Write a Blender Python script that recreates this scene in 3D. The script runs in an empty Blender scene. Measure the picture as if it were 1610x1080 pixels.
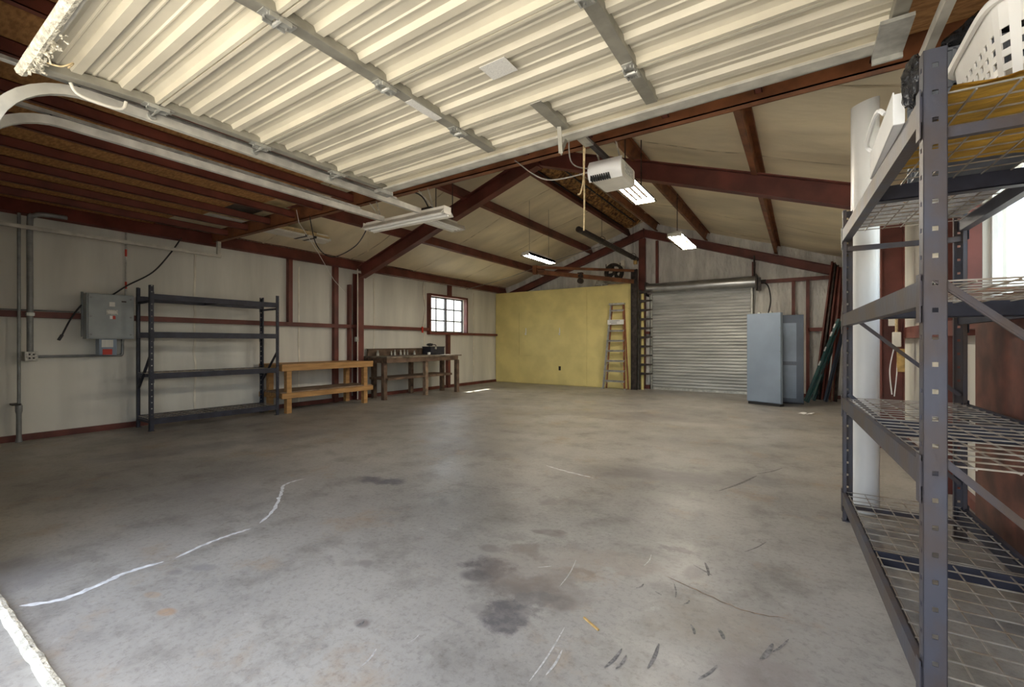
import bpy, math, random
from mathutils import Vector, Matrix, noise
random.seed(7)
C = bpy.context.scene.collection
S = bpy.context.scene
V = Vector

# ------------------------------------------------------------------ camera
F_PX, CAM_H = 700.0, 1.2
YAW = math.atan(454.0 / 700.0)
cam = bpy.data.cameras.new('camera')
cam.sensor_width = 36.0
cam.lens = F_PX / 1610.0 * 36.0
cam.clip_start = 0.02
cam.clip_end = 300
co = bpy.data.objects.new('camera', cam)
C.objects.link(co)
co.location = (0, 0, CAM_H)
co.rotation_euler = (math.pi / 2, 0, YAW)
S.camera = co

# ------------------------------------------------------------------ world, sun, exposure
w = bpy.data.worlds.new('world')
S.world = w
w.use_nodes = True
nt = w.node_tree
bgn = nt.nodes['Background']
sky = nt.nodes.new('ShaderNodeTexSky')
sky.sky_type = 'NISHITA'
sky.sun_disc = False
sky.sun_elevation = math.radians(55)
sky.sun_rotation = math.radians(-73)
sky.dust_density = 3.0
sky.air_density = 1.0
hs = nt.nodes.new('ShaderNodeHueSaturation')
hs.inputs['Saturation'].default_value = 0.52
nt.links.new(sky.outputs[0], hs.inputs['Color'])
nt.links.new(hs.outputs[0], bgn.inputs['Color'])
bgn.inputs['Strength'].default_value = 0.078
sun = bpy.data.lights.new('sun', 'SUN')
sun.energy = 2.2
sun.angle = math.radians(0.55)
sun.color = (1.0, 0.93, 0.82)
so = bpy.data.objects.new('sun', sun)
C.objects.link(so)
so.rotation_euler = V((1.0, -0.30, -1.5)).to_track_quat('-Z', 'Y').to_euler()
so.location = (-12, 10, 14)
def portal(loc, rot, sx, sy):                       # guides sky sampling through an opening, emits nothing itself
    l = bpy.data.lights.new('portal', 'AREA')
    l.shape = 'RECTANGLE'; l.size = sx; l.size_y = sy
    l.cycles.is_portal = True
    o = bpy.data.objects.new('portal', l); C.objects.link(o)
    o.location = loc; o.rotation_euler = rot
portal((-1.475, 0.2, 1.28), (math.radians(90), 0, 0), 3.85, 2.56)
portal((-8.24, 9.22, 1.97), (0, math.radians(-90), 0), 0.95, 1.46)
portal((1.22, 3.7, 1.97), (0, math.radians(90), 0), 0.95, 1.5)
S.view_settings.view_transform = 'Standard'
S.view_settings.look = 'None'
S.view_settings.gamma = 1.0
S.view_settings.use_curve_mapping = False
S.view_settings.exposure = 3.8
S.cycles.max_bounces = 14
S.cycles.diffuse_bounces = 9
S.cycles.glossy_bounces = 4
S.cycles.transparent_max_bounces = 12

# ------------------------------------------------------------------ pixel -> place
SN, CS = math.sin(YAW), math.cos(YAW)
def P(px, py, X=None, Y=None, Z=0.0, d=None):
    r = (px - 805) / F_PX; u = (540 - py) / F_PX
    a = V((r * CS - SN, r * SN + CS, u))
    if d is not None: t = d
    elif X is not None: t = X / a.x
    elif Y is not None: t = Y / a.y
    else: t = (Z - CAM_H) / a.z
    return V((0, 0, CAM_H)) + a * t

# ------------------------------------------------------------------ mesh helpers
ORG = {}
class MB:
    def __init__(s, M=None):
        s.v = []; s.f = []; s.M = M
    def add(s, vs, fs):
        n = len(s.v)
        if s.M is not None: vs = [s.M @ V(p) for p in vs]
        s.v += [tuple(p) for p in vs]
        s.f += [tuple(i + n for i in f) for f in fs]
        return s
    def box(s, x0, x1, y0, y1, z0, z1):
        vs = [(x, y, z) for x in (x0, x1) for y in (y0, y1) for z in (z0, z1)]
        return s.add(vs, [(0, 1, 3, 2), (4, 6, 7, 5), (0, 4, 5, 1), (2, 3, 7, 6), (0, 2, 6, 4), (1, 5, 7, 3)])
    def frame(s, p, q, up):
        p, q = V(p), V(q); d = (q - p).normalized(); up = V(up)
        a = d.cross(up)
        if a.length < 1e-5: a = d.cross(V((1, 0, 0)) if abs(d.x) < .9 else V((0, 1, 0)))
        a.normalize(); return p, q, a, a.cross(d).normalized()
    def extrude(s, prof, p, q, up=(0, 0, 1), close=True):
        p, q, a, b = s.frame(p, q, up); n = len(prof)
        vs = [p + a * x + b * y for x, y in prof] + [q + a * x + b * y for x, y in prof]
        fs = [(i, (i + 1) % n, n + (i + 1) % n, n + i) for i in range(n)]
        if close: fs += [tuple(range(n))[::-1], tuple(range(n, 2 * n))]
        return s.add(vs, fs)
    def bar(s, p, q, wd, ht, up=(0, 0, 1)):
        a, b = wd / 2, ht / 2
        return s.extrude([(-a, -b), (a, -b), (a, b), (-a, b)], p, q, up)
    def chan(s, p, q, dep, fl, up=(0, 0, 1), side=1, t=.006, lip=.018):
        # C section: web at 0, flanges to side*fl, depth dep centred on the line
        h = dep / 2; k = side
        for pr in ([(0, -h), (k * t, -h), (k * t, h), (0, h)],
                   [(0, -h), (k * fl, -h), (k * fl, -h + t), (0, -h + t)],
                   [(0, h - t), (k * fl, h - t), (k * fl, h), (0, h)],
                   [(k * (fl - t), -h), (k * fl, -h), (k * fl, -h + lip), (k * (fl - t), -h + lip)],
                   [(k * (fl - t), h - lip), (k * fl, h - lip), (k * fl, h), (k * (fl - t), h)]):
            s.extrude(pr, p, q, up)
        return s
    def ibeam(s, p, q, dep, fl, up=(0, 0, 1), t=.012):
        h, g = dep / 2, fl / 2
        s.extrude([(-t / 2, -h), (t / 2, -h), (t / 2, h), (-t / 2, h)], p, q, up)
        s.extrude([(-g, -h), (g, -h), (g, -h + t), (-g, -h + t)], p, q, up)
        return s.extrude([(-g, h - t), (g, h - t), (g, h), (-g, h)], p, q, up)
    def tube(s, pts, r, n=8, cap=True, r2=None):
        pts = [V(p) for p in pts]; m = len(pts); vs = []; fs = []
        d = (pts[1] - pts[0]).normalized()
        a = d.cross(V((0, 0, 1)))
        if a.length < 1e-4: a = V((1, 0, 0))
        a.normalize()
        for i, p in enumerate(pts):
            d = (pts[min(i + 1, m - 1)] - pts[max(i - 1, 0)]).normalized()
            a = (a - d * a.dot(d)).normalized(); b = d.cross(a)
            rr = r if r2 is None else r + (r2 - r) * i / (m - 1)
            vs += [p + (a * math.cos(2 * math.pi * k / n) + b * math.sin(2 * math.pi * k / n)) * rr for k in range(n)]
        for i in range(m - 1):
            for k in range(n):
                fs.append((i * n + k, i * n + (k + 1) % n, (i + 1) * n + (k + 1) % n, (i + 1) * n + k))
        if cap: fs += [tuple(range(n))[::-1], tuple(range((m - 1) * n, m * n))]
        return s.add(vs, fs)
    def lathe(s, prof, c, axis='Z', n=20):
        vs = []; fs = []; m = len(prof); c = V(c)
        for k in range(n):
            t = 2 * math.pi * k / n
            for r, h in prof:
                x, y = r * math.cos(t), r * math.sin(t)
                vs.append(c + (V((x, y, h)) if axis == 'Z' else V((h, x, y)) if axis == 'X' else V((x, h, y))))
        for k in range(n):
            for i in range(m - 1):
                fs.append((k * m + i, ((k + 1) % n) * m + i, ((k + 1) % n) * m + i + 1, k * m + i + 1))
        return s.add(vs, fs)
    def grid(s, fn, nu, nv):
        vs = [fn(i / nu, j / nv) for i in range(nu + 1) for j in range(nv + 1)]
        fs = [(i * (nv + 1) + j, (i + 1) * (nv + 1) + j, (i + 1) * (nv + 1) + j + 1, i * (nv + 1) + j + 1) for i in range(nu) for j in range(nv)]
        return s.add(vs, fs)
    def build(s, name, m, parent=None, smooth=False, bevel=0.0, kind=None):
        me = bpy.data.meshes.new(name)
        xs = [p[0] for p in s.v]; ys = [p[1] for p in s.v]; zs = [p[2] for p in s.v]
        if parent is None:
            o0 = V(((min(xs) + max(xs)) / 2, (min(ys) + max(ys)) / 2, min(zs)))
        else:
            o0 = ORG[parent.name]
        me.from_pydata([(x - o0.x, y - o0.y, z - o0.z) for x, y, z in s.v], [], s.f)
        me.update()
        if smooth:
            for p in me.polygons: p.use_smooth = True
        me.materials.append(m)
        o = bpy.data.objects.new(name, me); C.objects.link(o)
        if parent is None: o.location = o0
        else: o.parent = parent
        ORG[o.name] = o0
        if bevel:
            b = o.modifiers.new('bevel', 'BEVEL'); b.width = bevel; b.segments = 2; b.limit_method = 'ANGLE'
        if smooth and not bevel:
            e = o.modifiers.new('edges', 'EDGE_SPLIT'); e.split_angle = math.radians(40)
        if kind: o['kind'] = kind
        return o
def thing(name, label, cat, loc, group=None):
    o = bpy.data.objects.new(name, None); C.objects.link(o)
    o.empty_display_size = .1
    o.location = loc; ORG[o.name] = V(loc)
    return tag(o, label, cat, group)
def tag(o, label, cat, group=None):
    o['label'] = label; o['category'] = cat
    if group: o['group'] = group
    return o
def copy_tree(o, off, parent=None):
    c = o.copy(); C.objects.link(c)
    if parent is None: c.location = o.location + V(off)
    c.parent = parent
    for ch in list(o.children): copy_tree(ch, off, c)
    return c
def struct(o):
    o['kind'] = 'structure'; return o
def curve(pts, n=8):                                  # Catmull-Rom
    pts = [V(p) for p in pts]; q = [pts[0]] + pts + [pts[-1]]; out = []
    for i in range(1, len(q) - 2):
        for k in range(n):
            t = k / n
            out.append(0.5 * ((2 * q[i]) + (q[i + 1] - q[i - 1]) * t + (2 * q[i - 1] - 5 * q[i] + 4 * q[i + 1] - q[i + 2]) * t * t
                       + (-q[i - 1] + 3 * q[i] - 3 * q[i + 1] + q[i + 2]) * t ** 3))
    return out + [pts[-1]]

# ------------------------------------------------------------------ materials
def mat(name, col, rough=.6, metal=0.0, var=.12, vscale=6.0, bump=0.0, bscale=60.0, col2=None, stretch=(1, 1, 1), spec=.5, detail=4, bdist=.02):
    m = bpy.data.materials.new(name); m.use_nodes = True
    n = m.node_tree.nodes; L = m.node_tree.links; b = n['Principled BSDF']
    b.inputs['Roughness'].default_value = rough; b.inputs['Metallic'].default_value = metal
    b.inputs['Specular IOR Level'].default_value = spec
    g = n.new('ShaderNodeNewGeometry'); mp = n.new('ShaderNodeMapping'); mp.inputs['Scale'].default_value = stretch
    L.new(g.outputs['Position'], mp.inputs['Vector'])
    tx = n.new('ShaderNodeTexNoise'); tx.inputs['Scale'].default_value = vscale; tx.inputs['Detail'].default_value = detail
    L.new(mp.outputs[0], tx.inputs['Vector'])
    r = n.new('ShaderNodeValToRGB'); L.new(tx.outputs['Fac'], r.inputs['Fac'])
    c2 = col2 or tuple(max(0, c * (1 - var * 2)) for c in col)
    c1 = col if col2 else tuple(min(1, c * (1 + var)) for c in col)
    r.color_ramp.elements[0].position = .36; r.color_ramp.elements[0].color = (*c2, 1)
    r.color_ramp.elements[1].position = .64; r.color_ramp.elements[1].color = (*c1, 1)
    L.new(r.outputs[0], b.inputs['Base Color'])
    if bump:
        t2 = n.new('ShaderNodeTexNoise'); t2.inputs['Scale'].default_value = bscale; t2.inputs['Detail'].default_value = 3
        L.new(mp.outputs[0], t2.inputs['Vector'])
        bp = n.new('ShaderNodeBump'); bp.inputs['Strength'].default_value = bump; bp.inputs['Distance'].default_value = bdist
        L.new(t2.outputs['Fac'], bp.inputs['Height']); L.new(bp.outputs[0], b.inputs['Normal'])
    return m
M = {}
M['red'] = mat('red_oxide_steel', (.155, .042, .03), .5, 0, .18, 3)
M['rust'] = mat('rust_and_warm_lit_steel', (.24, .09, .036), .55, 0, .2, 5)  # on the header beam: red primer with warm light put into its colour
M['joist'] = mat('dark_red_joist', (.17, .047, .03), .5, 0, .15, 4)
M['osb'] = mat('osb_board', (.52, .27, .095), .85, 0, .1, 30, .3, 50, col2=(.32, .15, .05), stretch=(.5, 1.5, 1))
M['liner'] = mat('vinyl_ceiling_liner', (.80, .70, .50), .55, 0, .09, 1.3, .25, 7, stretch=(.35, 1, 1), bdist=.04)
M['wall_l'] = mat('vinyl_wall_liner', (.735, .72, .655), .5, 0, .10, 1.4, .3, 5, stretch=(1.2, 1.2, .2))
M['wall_b'] = mat('wrinkled_gable_liner', (.76, .75, .71), .4, 0, .10, 2, 1.0, 7, stretch=(2.2, 1, .5), bdist=.07)
M['seam'] = mat('liner_seam', (.78, .74, .64), .5, 0, .1, 5)
M['seam2'] = mat('seam_tape', (.55, .46, .30), .6, 0, .15, 4)
M['yellow'] = mat('yellow_painted_plywood', (.76, .65, .27), .6, 0, .05, 2.2, .12, 25)
M['concrete_out'] = mat('driveway_concrete', (.36, .34, .30), .9, 0, .08, 1.5)
M['door'] = mat('cream_door_steel', (.68, .63, .50), .42, 0, .05, 2.5)
M['stile'] = mat('galvanised_stile', (.35, .335, .28), .42, .35, .1, 9)
M['galv'] = mat('galvanised_steel', (.52, .52, .48), .4, .5, .14, 14)
M['galv_l'] = mat('pale_galvanised_track', (.62, .60, .53), .45, .2, .1, 8)
M['slat'] = mat('roll_door_steel', (.47, .48, .47), .42, .35, .12, 3, stretch=(.4, 1, 3))
M['coil'] = mat('coil_cover_steel', (.40, .41, .41), .3, .8, .1, 4)
M['rackblue'] = mat('blue_grey_rack_steel', (.07, .074, .095), .45, .25, .14, 9)
M['rackrust'] = mat('worn_blue_rack_steel', (.072, .073, .092), .48, .2, .3, 7, .05, 60, col2=(.085, .062, .05), stretch=(1, 1, .6))
M['rackdark'] = mat('dark_rack_steel', (.035, .037, .055), .45, .2, .15, 9)
M['wire'] = mat('rusty_deck_wire', (.46, .43, .38), .4, .55, .2, 12, col2=(.30, .24, .18))
M['pine'] = mat('pine_lumber', (.52, .29, .105), .6, 0, .15, 7, .1, 40, col2=(.36, .19, .065), stretch=(3, .5, 3))
M['oldwood'] = mat('weathered_dark_wood', (.15, .095, .062), .75, 0, .25, 9, .2, 40, stretch=(3, .6, 1))
M['oldwood_l'] = mat('weathered_tan_wood', (.30, .21, .14), .75, 0, .25, 9, .2, 40, stretch=(3, .6, 1))
M['benchtop'] = mat('dirty_bench_top', (.20, .16, .12), .55, 0, .3, 6)
M['greybox'] = mat('grey_enamel', (.33, .36, .37), .42, .1, .05, 5)
M['bluegrey'] = mat('blue_grey_enamel', (.25, .31, .40), .35, .05, .05, 2)
M['bluedark'] = mat('dark_blue_grey_enamel', (.07, .09, .125), .28, .1, .08, 2)
M['bluemid'] = mat('painted_sheen_blue_grey', (.20, .25, .32), .25, .1, .08, 2)  # inset panels: lighter colour stands in for their reflective sheen
M['conduit'] = mat('grey_conduit', (.27, .28, .28), .45, .3, .1, 9)
M['white'] = mat('white_plastic', (.86, .86, .84), .35, 0, .03, 4)
M['offwhite'] = mat('aged_white_plastic', (.80, .77, .68), .4, 0, .05, 6)
M['pvc'] = mat('white_pvc', (.88, .88, .85), .35, 0, .05, 3, stretch=(1, 1, .4))
M['black'] = mat('black_rubber', (.018, .018, .02), .5, 0, .1, 9)
M['blackbag'] = mat('black_plastic_film', (.02, .02, .022), .25, 0, .2, 9, .9, 26)
M['steeldark'] = mat('dark_greasy_steel', (.05, .038, .032), .5, .3, .3, 12)
M['crate'] = mat('grey_crate_plastic', (.17, .19, .22), .5, 0, .1, 8)
M['tarp'] = mat('mustard_cloth', (.62, .36, .045), .8, 0, .14, 5, .5, 14, stretch=(1, 3, 1))
M['redlab'] = mat('red_label', (.62, .05, .03), .5, 0, .05, 5)
M['paper'] = mat('white_paper', (.85, .85, .85), .7, 0, .04, 9)
M['label'] = mat('pale_label', (.62, .61, .56), .6, 0, .2, 60)
M['alu'] = mat('ladder_aluminium', (.60, .60, .59), .38, .6, .12, 12)
M['orange'] = mat('orange_fibreglass', (.33, .12, .055), .5, 0, .15, 9)
M['tube'] = mat('frosted_tube', (.88, .88, .84), .25, 0, .02, 4)
def lamp_mat(name, col, st):
    m = bpy.data.materials.new(name); m.use_nodes = True
    b_ = m.node_tree.nodes['Principled BSDF']; b_.inputs['Base Color'].default_value = (.85, .85, .82, 1)
    b_.inputs['Emission Color'].default_value = (*col, 1); b_.inputs['Emission Strength'].default_value = st
    return m
M['lit'] = lamp_mat('lit_tube', (1.0, .90, .74), 9.0)
M['troffer'] = mat('gap_shade_troffer', (.004, .003, .002), .9, 0, .1, 6, spec=0.0)  # near-black, so shade between the lit tubes is put into the colour
M['reflector'] = mat('white_reflector', (.66, .63, .55), .35, 0, .08, 6)
M['insul'] = mat('brown_fibreglass_insulation', (.42, .22, .07), .95, 0, .3, 14, .9, 30, col2=(.08, .035, .015))
M['rope'] = mat('tan_rope', (.62, .48, .27), .8, 0, .15, 40)
M['cord_g'] = mat('grey_cord', (.40, .37, .33), .6, 0, .1, 20)
M['teal'] = mat('teal_painted_steel', (.05, .155, .15), .4, .1, .25, 9, col2=(.10, .16, .17))
M['palewood'] = mat('pale_wood_strip', (.62, .47, .24), .7, 0, .12, 9)
M['seal'] = mat('crusted_door_seal', (.72, .68, .56), .85, 0, .2, 22, .8, 50)
M['gold'] = mat('tan_leather', (.52, .34, .12), .7, 0, .15, 20)
M['scuff'] = mat('tyre_scuff', (.20, .19, .18), .7, 0, .25, 60)
M['palemark'] = mat('pale_scrape', (.52, .51, .485), .7, 0, .15, 60)
M['filler'] = mat('crack_filler', (.72, .73, .73), .8, 0, .12, 25)
M['brownsheet'] = mat('brown_painted_sheet', (.13, .045, .03), .5, 0, .25, 6)
M['sash'] = mat('dark_window_sash', (.10, .10, .11), .5, 0, .08, 8)
M['grass'] = mat('dry_ground', (.40, .36, .24), .95, 0, .2, .8)

# glass: mostly clear pane with a thin sheen
gm = bpy.data.materials.new('window_glass'); gm.use_nodes = True
n = gm.node_tree.nodes; L = gm.node_tree.links; n.remove(n['Principled BSDF'])
tr = n.new('ShaderNodeBsdfTransparent'); tr.inputs[0].default_value = (.93, .96, .95, 1)
gl = n.new('ShaderNodeBsdfGlossy'); gl.inputs['Roughness'].default_value = .03
mx = n.new('ShaderNodeMixShader'); mx.inputs[0].default_value = .06
L.new(tr.outputs[0], mx.inputs[1]); L.new(gl.outputs[0], mx.inputs[2]); L.new(mx.outputs[0], n['Material Output'].inputs['Surface'])
M['glass'] = gm

# printed cardboard: rows of dark and orange print on white
def print_mat(name, base, ink, accent, sx, sy):
    m = bpy.data.materials.new(name); m.use_nodes = True
    n = m.node_tree.nodes; L = m.node_tree.links; b = n['Principled BSDF']; b.inputs['Roughness'].default_value = .6
    tc = n.new('ShaderNodeTexCoord'); mp = n.new('ShaderNodeMapping'); mp.inputs['Scale'].default_value = (sx, sy, 1)
    L.new(tc.outputs['Object'], mp.inputs['Vector'])
    br = n.new('ShaderNodeTexBrick'); br.inputs['Color1'].default_value = (*base, 1); br.inputs['Color2'].default_value = (*ink, 1)
    br.inputs['Mortar'].default_value = (*base, 1); br.inputs['Scale'].default_value = 3; br.inputs['Mortar Size'].default_value = .035
    br.inputs['Bias'].default_value = -.35
    L.new(mp.outputs[0], br.inputs['Vector'])
    ns = n.new('ShaderNodeTexNoise'); ns.inputs['Scale'].default_value = 5; L.new(mp.outputs[0], ns.inputs['Vector'])
    rp = n.new('ShaderNodeValToRGB'); rp.color_ramp.interpolation = 'CONSTANT'
    rp.color_ramp.elements[0].color = (0, 0, 0, 1); rp.color_ramp.elements[1].position = .64; rp.color_ramp.elements[1].color = (1, 1, 1, 1)
    L.new(ns.outputs['Fac'], rp.inputs['Fac'])
    mix = n.new('ShaderNodeMixRGB'); mix.inputs[2].default_value = (*accent, 1)
    L.new(rp.outputs[0], mix.inputs[0]); L.new(br.outputs['Color'], mix.inputs[1]); L.new(mix.outputs[0], b.inputs['Base Color'])
    return m
M['print'] = print_mat('printed_cardboard', (.80, .80, .80), (.12, .12, .14), (.55, .30, .08), 3.0, 6.0)
M['notice'] = print_mat('printed_notice', (.80, .79, .74), (.35, .34, .31), (.70, .67, .58), 30, 60)

# stained concrete floor
fm = bpy.data.materials.new('stained_concrete'); fm.use_nodes = True
n = fm.node_tree.nodes; L = fm.node_tree.links; b = n['Principled BSDF']
geo = n.new('ShaderNodeNewGeometry')
def nz(scale, detail, vec=None, rough=.55):
    t = n.new('ShaderNodeTexNoise'); t.inputs['Scale'].default_value = scale; t.inputs['Detail'].default_value = detail
    t.inputs['Roughness'].default_value = rough
    L.new(vec or geo.outputs['Position'], t.inputs['Vector']); return t
def ramp(fac, stops):
    r = n.new('ShaderNodeValToRGB'); e = r.color_ramp.elements
    while len(e) < len(stops): e.new(.5)
    for k, (p, c) in enumerate(stops): e[k].position = p; e[k].color = (*c, 1) if len(c) == 3 else c
    L.new(fac, r.inputs['Fac']); return r.outputs[0]
def mixc(fac, a, bb, mode='MIX'):
    x = n.new('ShaderNodeMixRGB'); x.blend_type = mode
    for k, v_ in ((0, fac), (1, a), (2, bb)):
        if isinstance(v_, (int, float)): x.inputs[k].default_value = v_
        elif isinstance(v_, tuple): x.inputs[k].default_value = (*v_, 1)
        else: L.new(v_, x.inputs[k])
    return x.outputs[0]
colr = ramp(nz(.55, 5).outputs['Fac'], [(.30, (.225, .213, .198)), (.50, (.345, .328, .298)), (.70, (.45, .428, .385))])
mid = ramp(nz(3.2, 8, rough=.68).outputs['Fac'], [(.32, (.50, .485, .47)), (.50, (.92, .92, .92)), (.72, (1.0, 1.0, 1.0))])
colr = mixc(.75, colr, mid, 'MULTIPLY')
rusty = ramp(nz(1.7, 7, rough=.7).outputs['Fac'], [(.56, (0, 0, 0)), (.74, (1, 1, 1))])
colr = mixc(rusty, colr, (.33, .25, .17))
vo = n.new('ShaderNodeTexVoronoi'); vo.inputs['Scale'].default_value = 5.5; vo.inputs['Randomness'].default_value = 1
dist_vec = n.new('ShaderNodeVectorMath'); dist_vec.operation = 'MULTIPLY_ADD'
dn = nz(3.5, 6, rough=.7); L.new(dn.outputs['Color'], dist_vec.inputs[0]); dist_vec.inputs[1].default_value = (.50, .50, 0)
off = n.new('ShaderNodeVectorMath'); off.operation = 'SUBTRACT'; L.new(geo.outputs['Position'], off.inputs[0]); off.inputs[1].default_value = (.25, .25, 0)
L.new(off.outputs[0], dist_vec.inputs[2])
warped = dist_vec.outputs[0]
L.new(warped, vo.inputs['Vector'])
spots = ramp(vo.outputs['Distance'], [(.06, (1, 1, 1)), (.10, (0, 0, 0))])
sp2 = ramp(nz(1.1, 2).outputs['Fac'], [(.50, (0, 0, 0)), (.60, (1, 1, 1))])
both = mixc(1.0, spots, sp2, 'MULTIPLY')
colr = mixc(mixc(.65, (0, 0, 0), both), colr, (.15, .125, .11))
# scuff streaks
mp = n.new('ShaderNodeMapping'); mp.inputs['Rotation'].default_value = (0, 0, .6); mp.inputs['Scale'].default_value = (1.2, 9, 1); L.new(geo.outputs['Position'], mp.inputs['Vector'])
grain = ramp(nz(34, 6, rough=.75).outputs['Fac'], [(.36, (.66, .65, .64)), (.5, (1, 1, 1)), (.68, (1, 1, 1))])
colr = mixc(.7, colr, grain, 'MULTIPLY')
pale = ramp(nz(6.5, 8, rough=.75).outputs['Fac'], [(.60, (0, 0, 0)), (.75, (1, 1, 1))])
colr = mixc(mixc(.5, (0, 0, 0), pale), colr, (.55, .54, .51))
scf = ramp(nz(2.2, 7, mp.outputs[0], .7).outputs['Fac'], [(.60, (0, 0, 0)), (.72, (1, 1, 1))])
colr = mixc(mixc(.55, (0, 0, 0), scf), colr, (.20, .185, .18))
STAINS_AND_SHADE = [  # pixel centre, radii in metres, turn, strength, colour
    (598, 756, .26, .11, .2, .85, (.10, .095, .11)), (788, 968, .12, .11, 0, .85, (.075, .07, .08)), (772, 893, .14, .11, .4, .9, (.085, .075, .08)),
    (825, 868, .14, .08, .3, .65, (.13, .11, .10)), (815, 920, .22, .13, .3, .75, (.13, .11, .10)), (870, 930, .20, .16, .2, .5, (.17, .14, .12)),
    (845, 890, .32, .22, .3, .35, (.24, .19, .15)), (868, 838, .10, .05, 0, .7, (.14, .12, .11)), (870, 788, .12, .06, 0, .65, (.15, .13, .12)),
    (1068, 868, .13, .06, -.2, .75, (.12, .105, .10)), (1090, 900, .05, .09, 0, .5, (.15, .13, .12)), (1010, 745, .55, .25, .2, .55, (.17, .155, .155)),
    (1110, 752, .80, .22, .5, .45, (.17, .155, .15)), (330, 770, .5, .22, .4, .35, (.25, .24, .25)), (960, 655, .8, .35, 0, .5, (.20, .18, .17)),
    (1230, 655, 1.0, .6, 0, .4, (.22, .19, .16)), (800, 700, 1.1, .5, 0, .25, (.22, .215, .22)), (250, 712, .9, .28, 1.2, .45, (.20, .19, .20)),
    (420, 690, 1.0, .3, 1.2, .40, (.21, .20, .21)), (1195, 1060, .2, .12, .6, .5, (.20, .16, .15)), (650, 650, 1.0, .4, .8, .35, (.22, .21, .215)),
    (1020, 655, 1.4, .35, .1, .4, (.19, .17, .165)), (575, 885, .05, .04, 0, .6, (.17, .15, .14)), (570, 980, .04, .03, 0, .7, (.15, .12, .11))]
mott = ramp(nz(17, 7, rough=.72).outputs['Fac'], [(.34, (.45, .45, .45)), (.55, (1, 1, 1))])
STAINS_AND_SHADE += [(748, 905, .09, .06, .2, .8, (.10, .09, .09)), (838, 950, .12, .07, .4, .7, (.11, .10, .10)), (885, 948, .08, .07, 0, .6, (.13, .11, .10)), (905, 900, .12, .07, .3, .5, (.17, .13, .10)),
    (770, 862, .07, .05, 0, .6, (.13, .11, .10)), (758, 958, .07, .05, 0, .5, (.14, .13, .12)), (846, 836, .05, .03, 0, .7, (.13, .11, .10)), (880, 836, .05, .03, 0, .7, (.13, .11, .10)),
    (1130, 985, .3, .2, .3, .35, (.26, .20, .14)), (960, 880, .3, .12, .2, .4, (.26, .20, .15)), (690, 690, .5, .2, .3, .3, (.30, .30, .31)), (240, 935, .05, .025, .3, .5, (.38, .24, .12)), (262, 962, .05, .03, .3, .6, (.38, .22, .10)),
    (318, 892, .10, .04, .5, .6, (.20, .19, .19)), (275, 900, .05, .03, .4, .6, (.19, .18, .18)), (550, 885, .06, .04, .2, .4, (.22, .20, .18)), (20, 905, .3, .2, .2, .5, (.19, .18, .18))]  # last entry paints the front wall's shadow beside the door jamb
for px, py, rx, ry, rot, st, cc in STAINS_AND_SHADE:
    q = P(px, py)
    mp = n.new('ShaderNodeMapping'); mp.vector_type = 'TEXTURE'
    mp.inputs['Location'].default_value = (q.x, q.y, 0); mp.inputs['Rotation'].default_value = (0, 0, rot); mp.inputs['Scale'].default_value = (rx, ry, 1)
    L.new(warped if max(rx, ry) > .1 else geo.outputs['Position'], mp.inputs['Vector'])
    ln = n.new('ShaderNodeVectorMath'); ln.operation = 'LENGTH'; L.new(mp.outputs[0], ln.inputs[0])
    mr = n.new('ShaderNodeMapRange'); mr.inputs[1].default_value = .55; mr.inputs[2].default_value = 1.2; mr.inputs[3].default_value = st; mr.inputs[4].default_value = 0
    mr.interpolation_type = 'SMOOTHSTEP'
    L.new(ln.outputs['Value'], mr.inputs[0])
    colr = mixc(mixc(1.0, mr.outputs[0], mott, 'MULTIPLY'), colr, cc)
L.new(colr, b.inputs['Base Color'])
L.new(ramp(nz(1.3, 6, rough=.65).outputs['Fac'], [(.3, (.30, .30, .30)), (.7, (.56, .56, .56))]), b.inputs['Roughness'])
b.inputs['Specular IOR Level'].default_value = .55
bp = n.new('ShaderNodeBump'); bp.inputs['Strength'].default_value = .12; bp.inputs['Distance'].default_value = .01
L.new(nz(28, 5, rough=.7).outputs['Fac'], bp.inputs['Height']); L.new(bp.outputs[0], b.inputs['Normal'])
M['floor'] = fm

# ------------------------------------------------------------------ the building
XL, XR, YF, YB, RX = -8.10, 1.08, 0.36, 11.98, -3.5
YMID, YBK, YHD, ZHD = 6.22, 11.84, 3.40, 2.83
def zr(x): return 4.50 - .333 * abs(x - RX)          # underside of the roof liner
def zb(x): return 4.03 - .333 * abs(x - RX)          # underside of the rafters

floor = struct(MB().box(XL - .1, XR + .1, YF - .12, YB + .1, -.06, 0).build('floor', M['floor']))
floor['label'] = 'stained bare concrete slab floor of the workshop'
gr = struct(MB().box(-45, 40, -45, 50, -.20, -.05).build('ground', M['concrete_out'])); gr['label'] = 'pale concrete yard outside the building'

def wall_with_hole(fix0, fix1, a0, a1, z0, z1, hole, axis):
    mb = MB()
    def bx(p0, p1, q0, q1):
        if p1 - p0 < 1e-4 or q1 - q0 < 1e-4: return
        if axis == 'X': mb.box(fix0, fix1, p0, p1, q0, q1)
        else: mb.box(p0, p1, fix0, fix1, q0, q1)
    h0, h1, k0, k1 = hole
    bx(a0, h0, z0, z1); bx(h1, a1, z0, z1); bx(h0, h1, z0, k0); bx(h0, h1, k1, z1)
    return mb
WL = (8.50, 9.95, 1.50, 2.44)
WR = (2.95, 4.46, 1.48, 2.46)
wall_left = struct(wall_with_hole(XL - .12, XL, YF - .12, YB + .12, 0, 3.02, WL, 'X').build('wall_left', M['wall_l']))
wall_right = struct(wall_with_hole(XR, XR + .12, YF - .12, YB + .12, 0, 3.02, WR, 'X').build('wall_right', M['wall_l']))
wf = wall_with_hole(YF - .14, YF, XL, XR, 0, 2.95, (-3.40, .45, 0, 2.56), 'Y')
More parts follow.
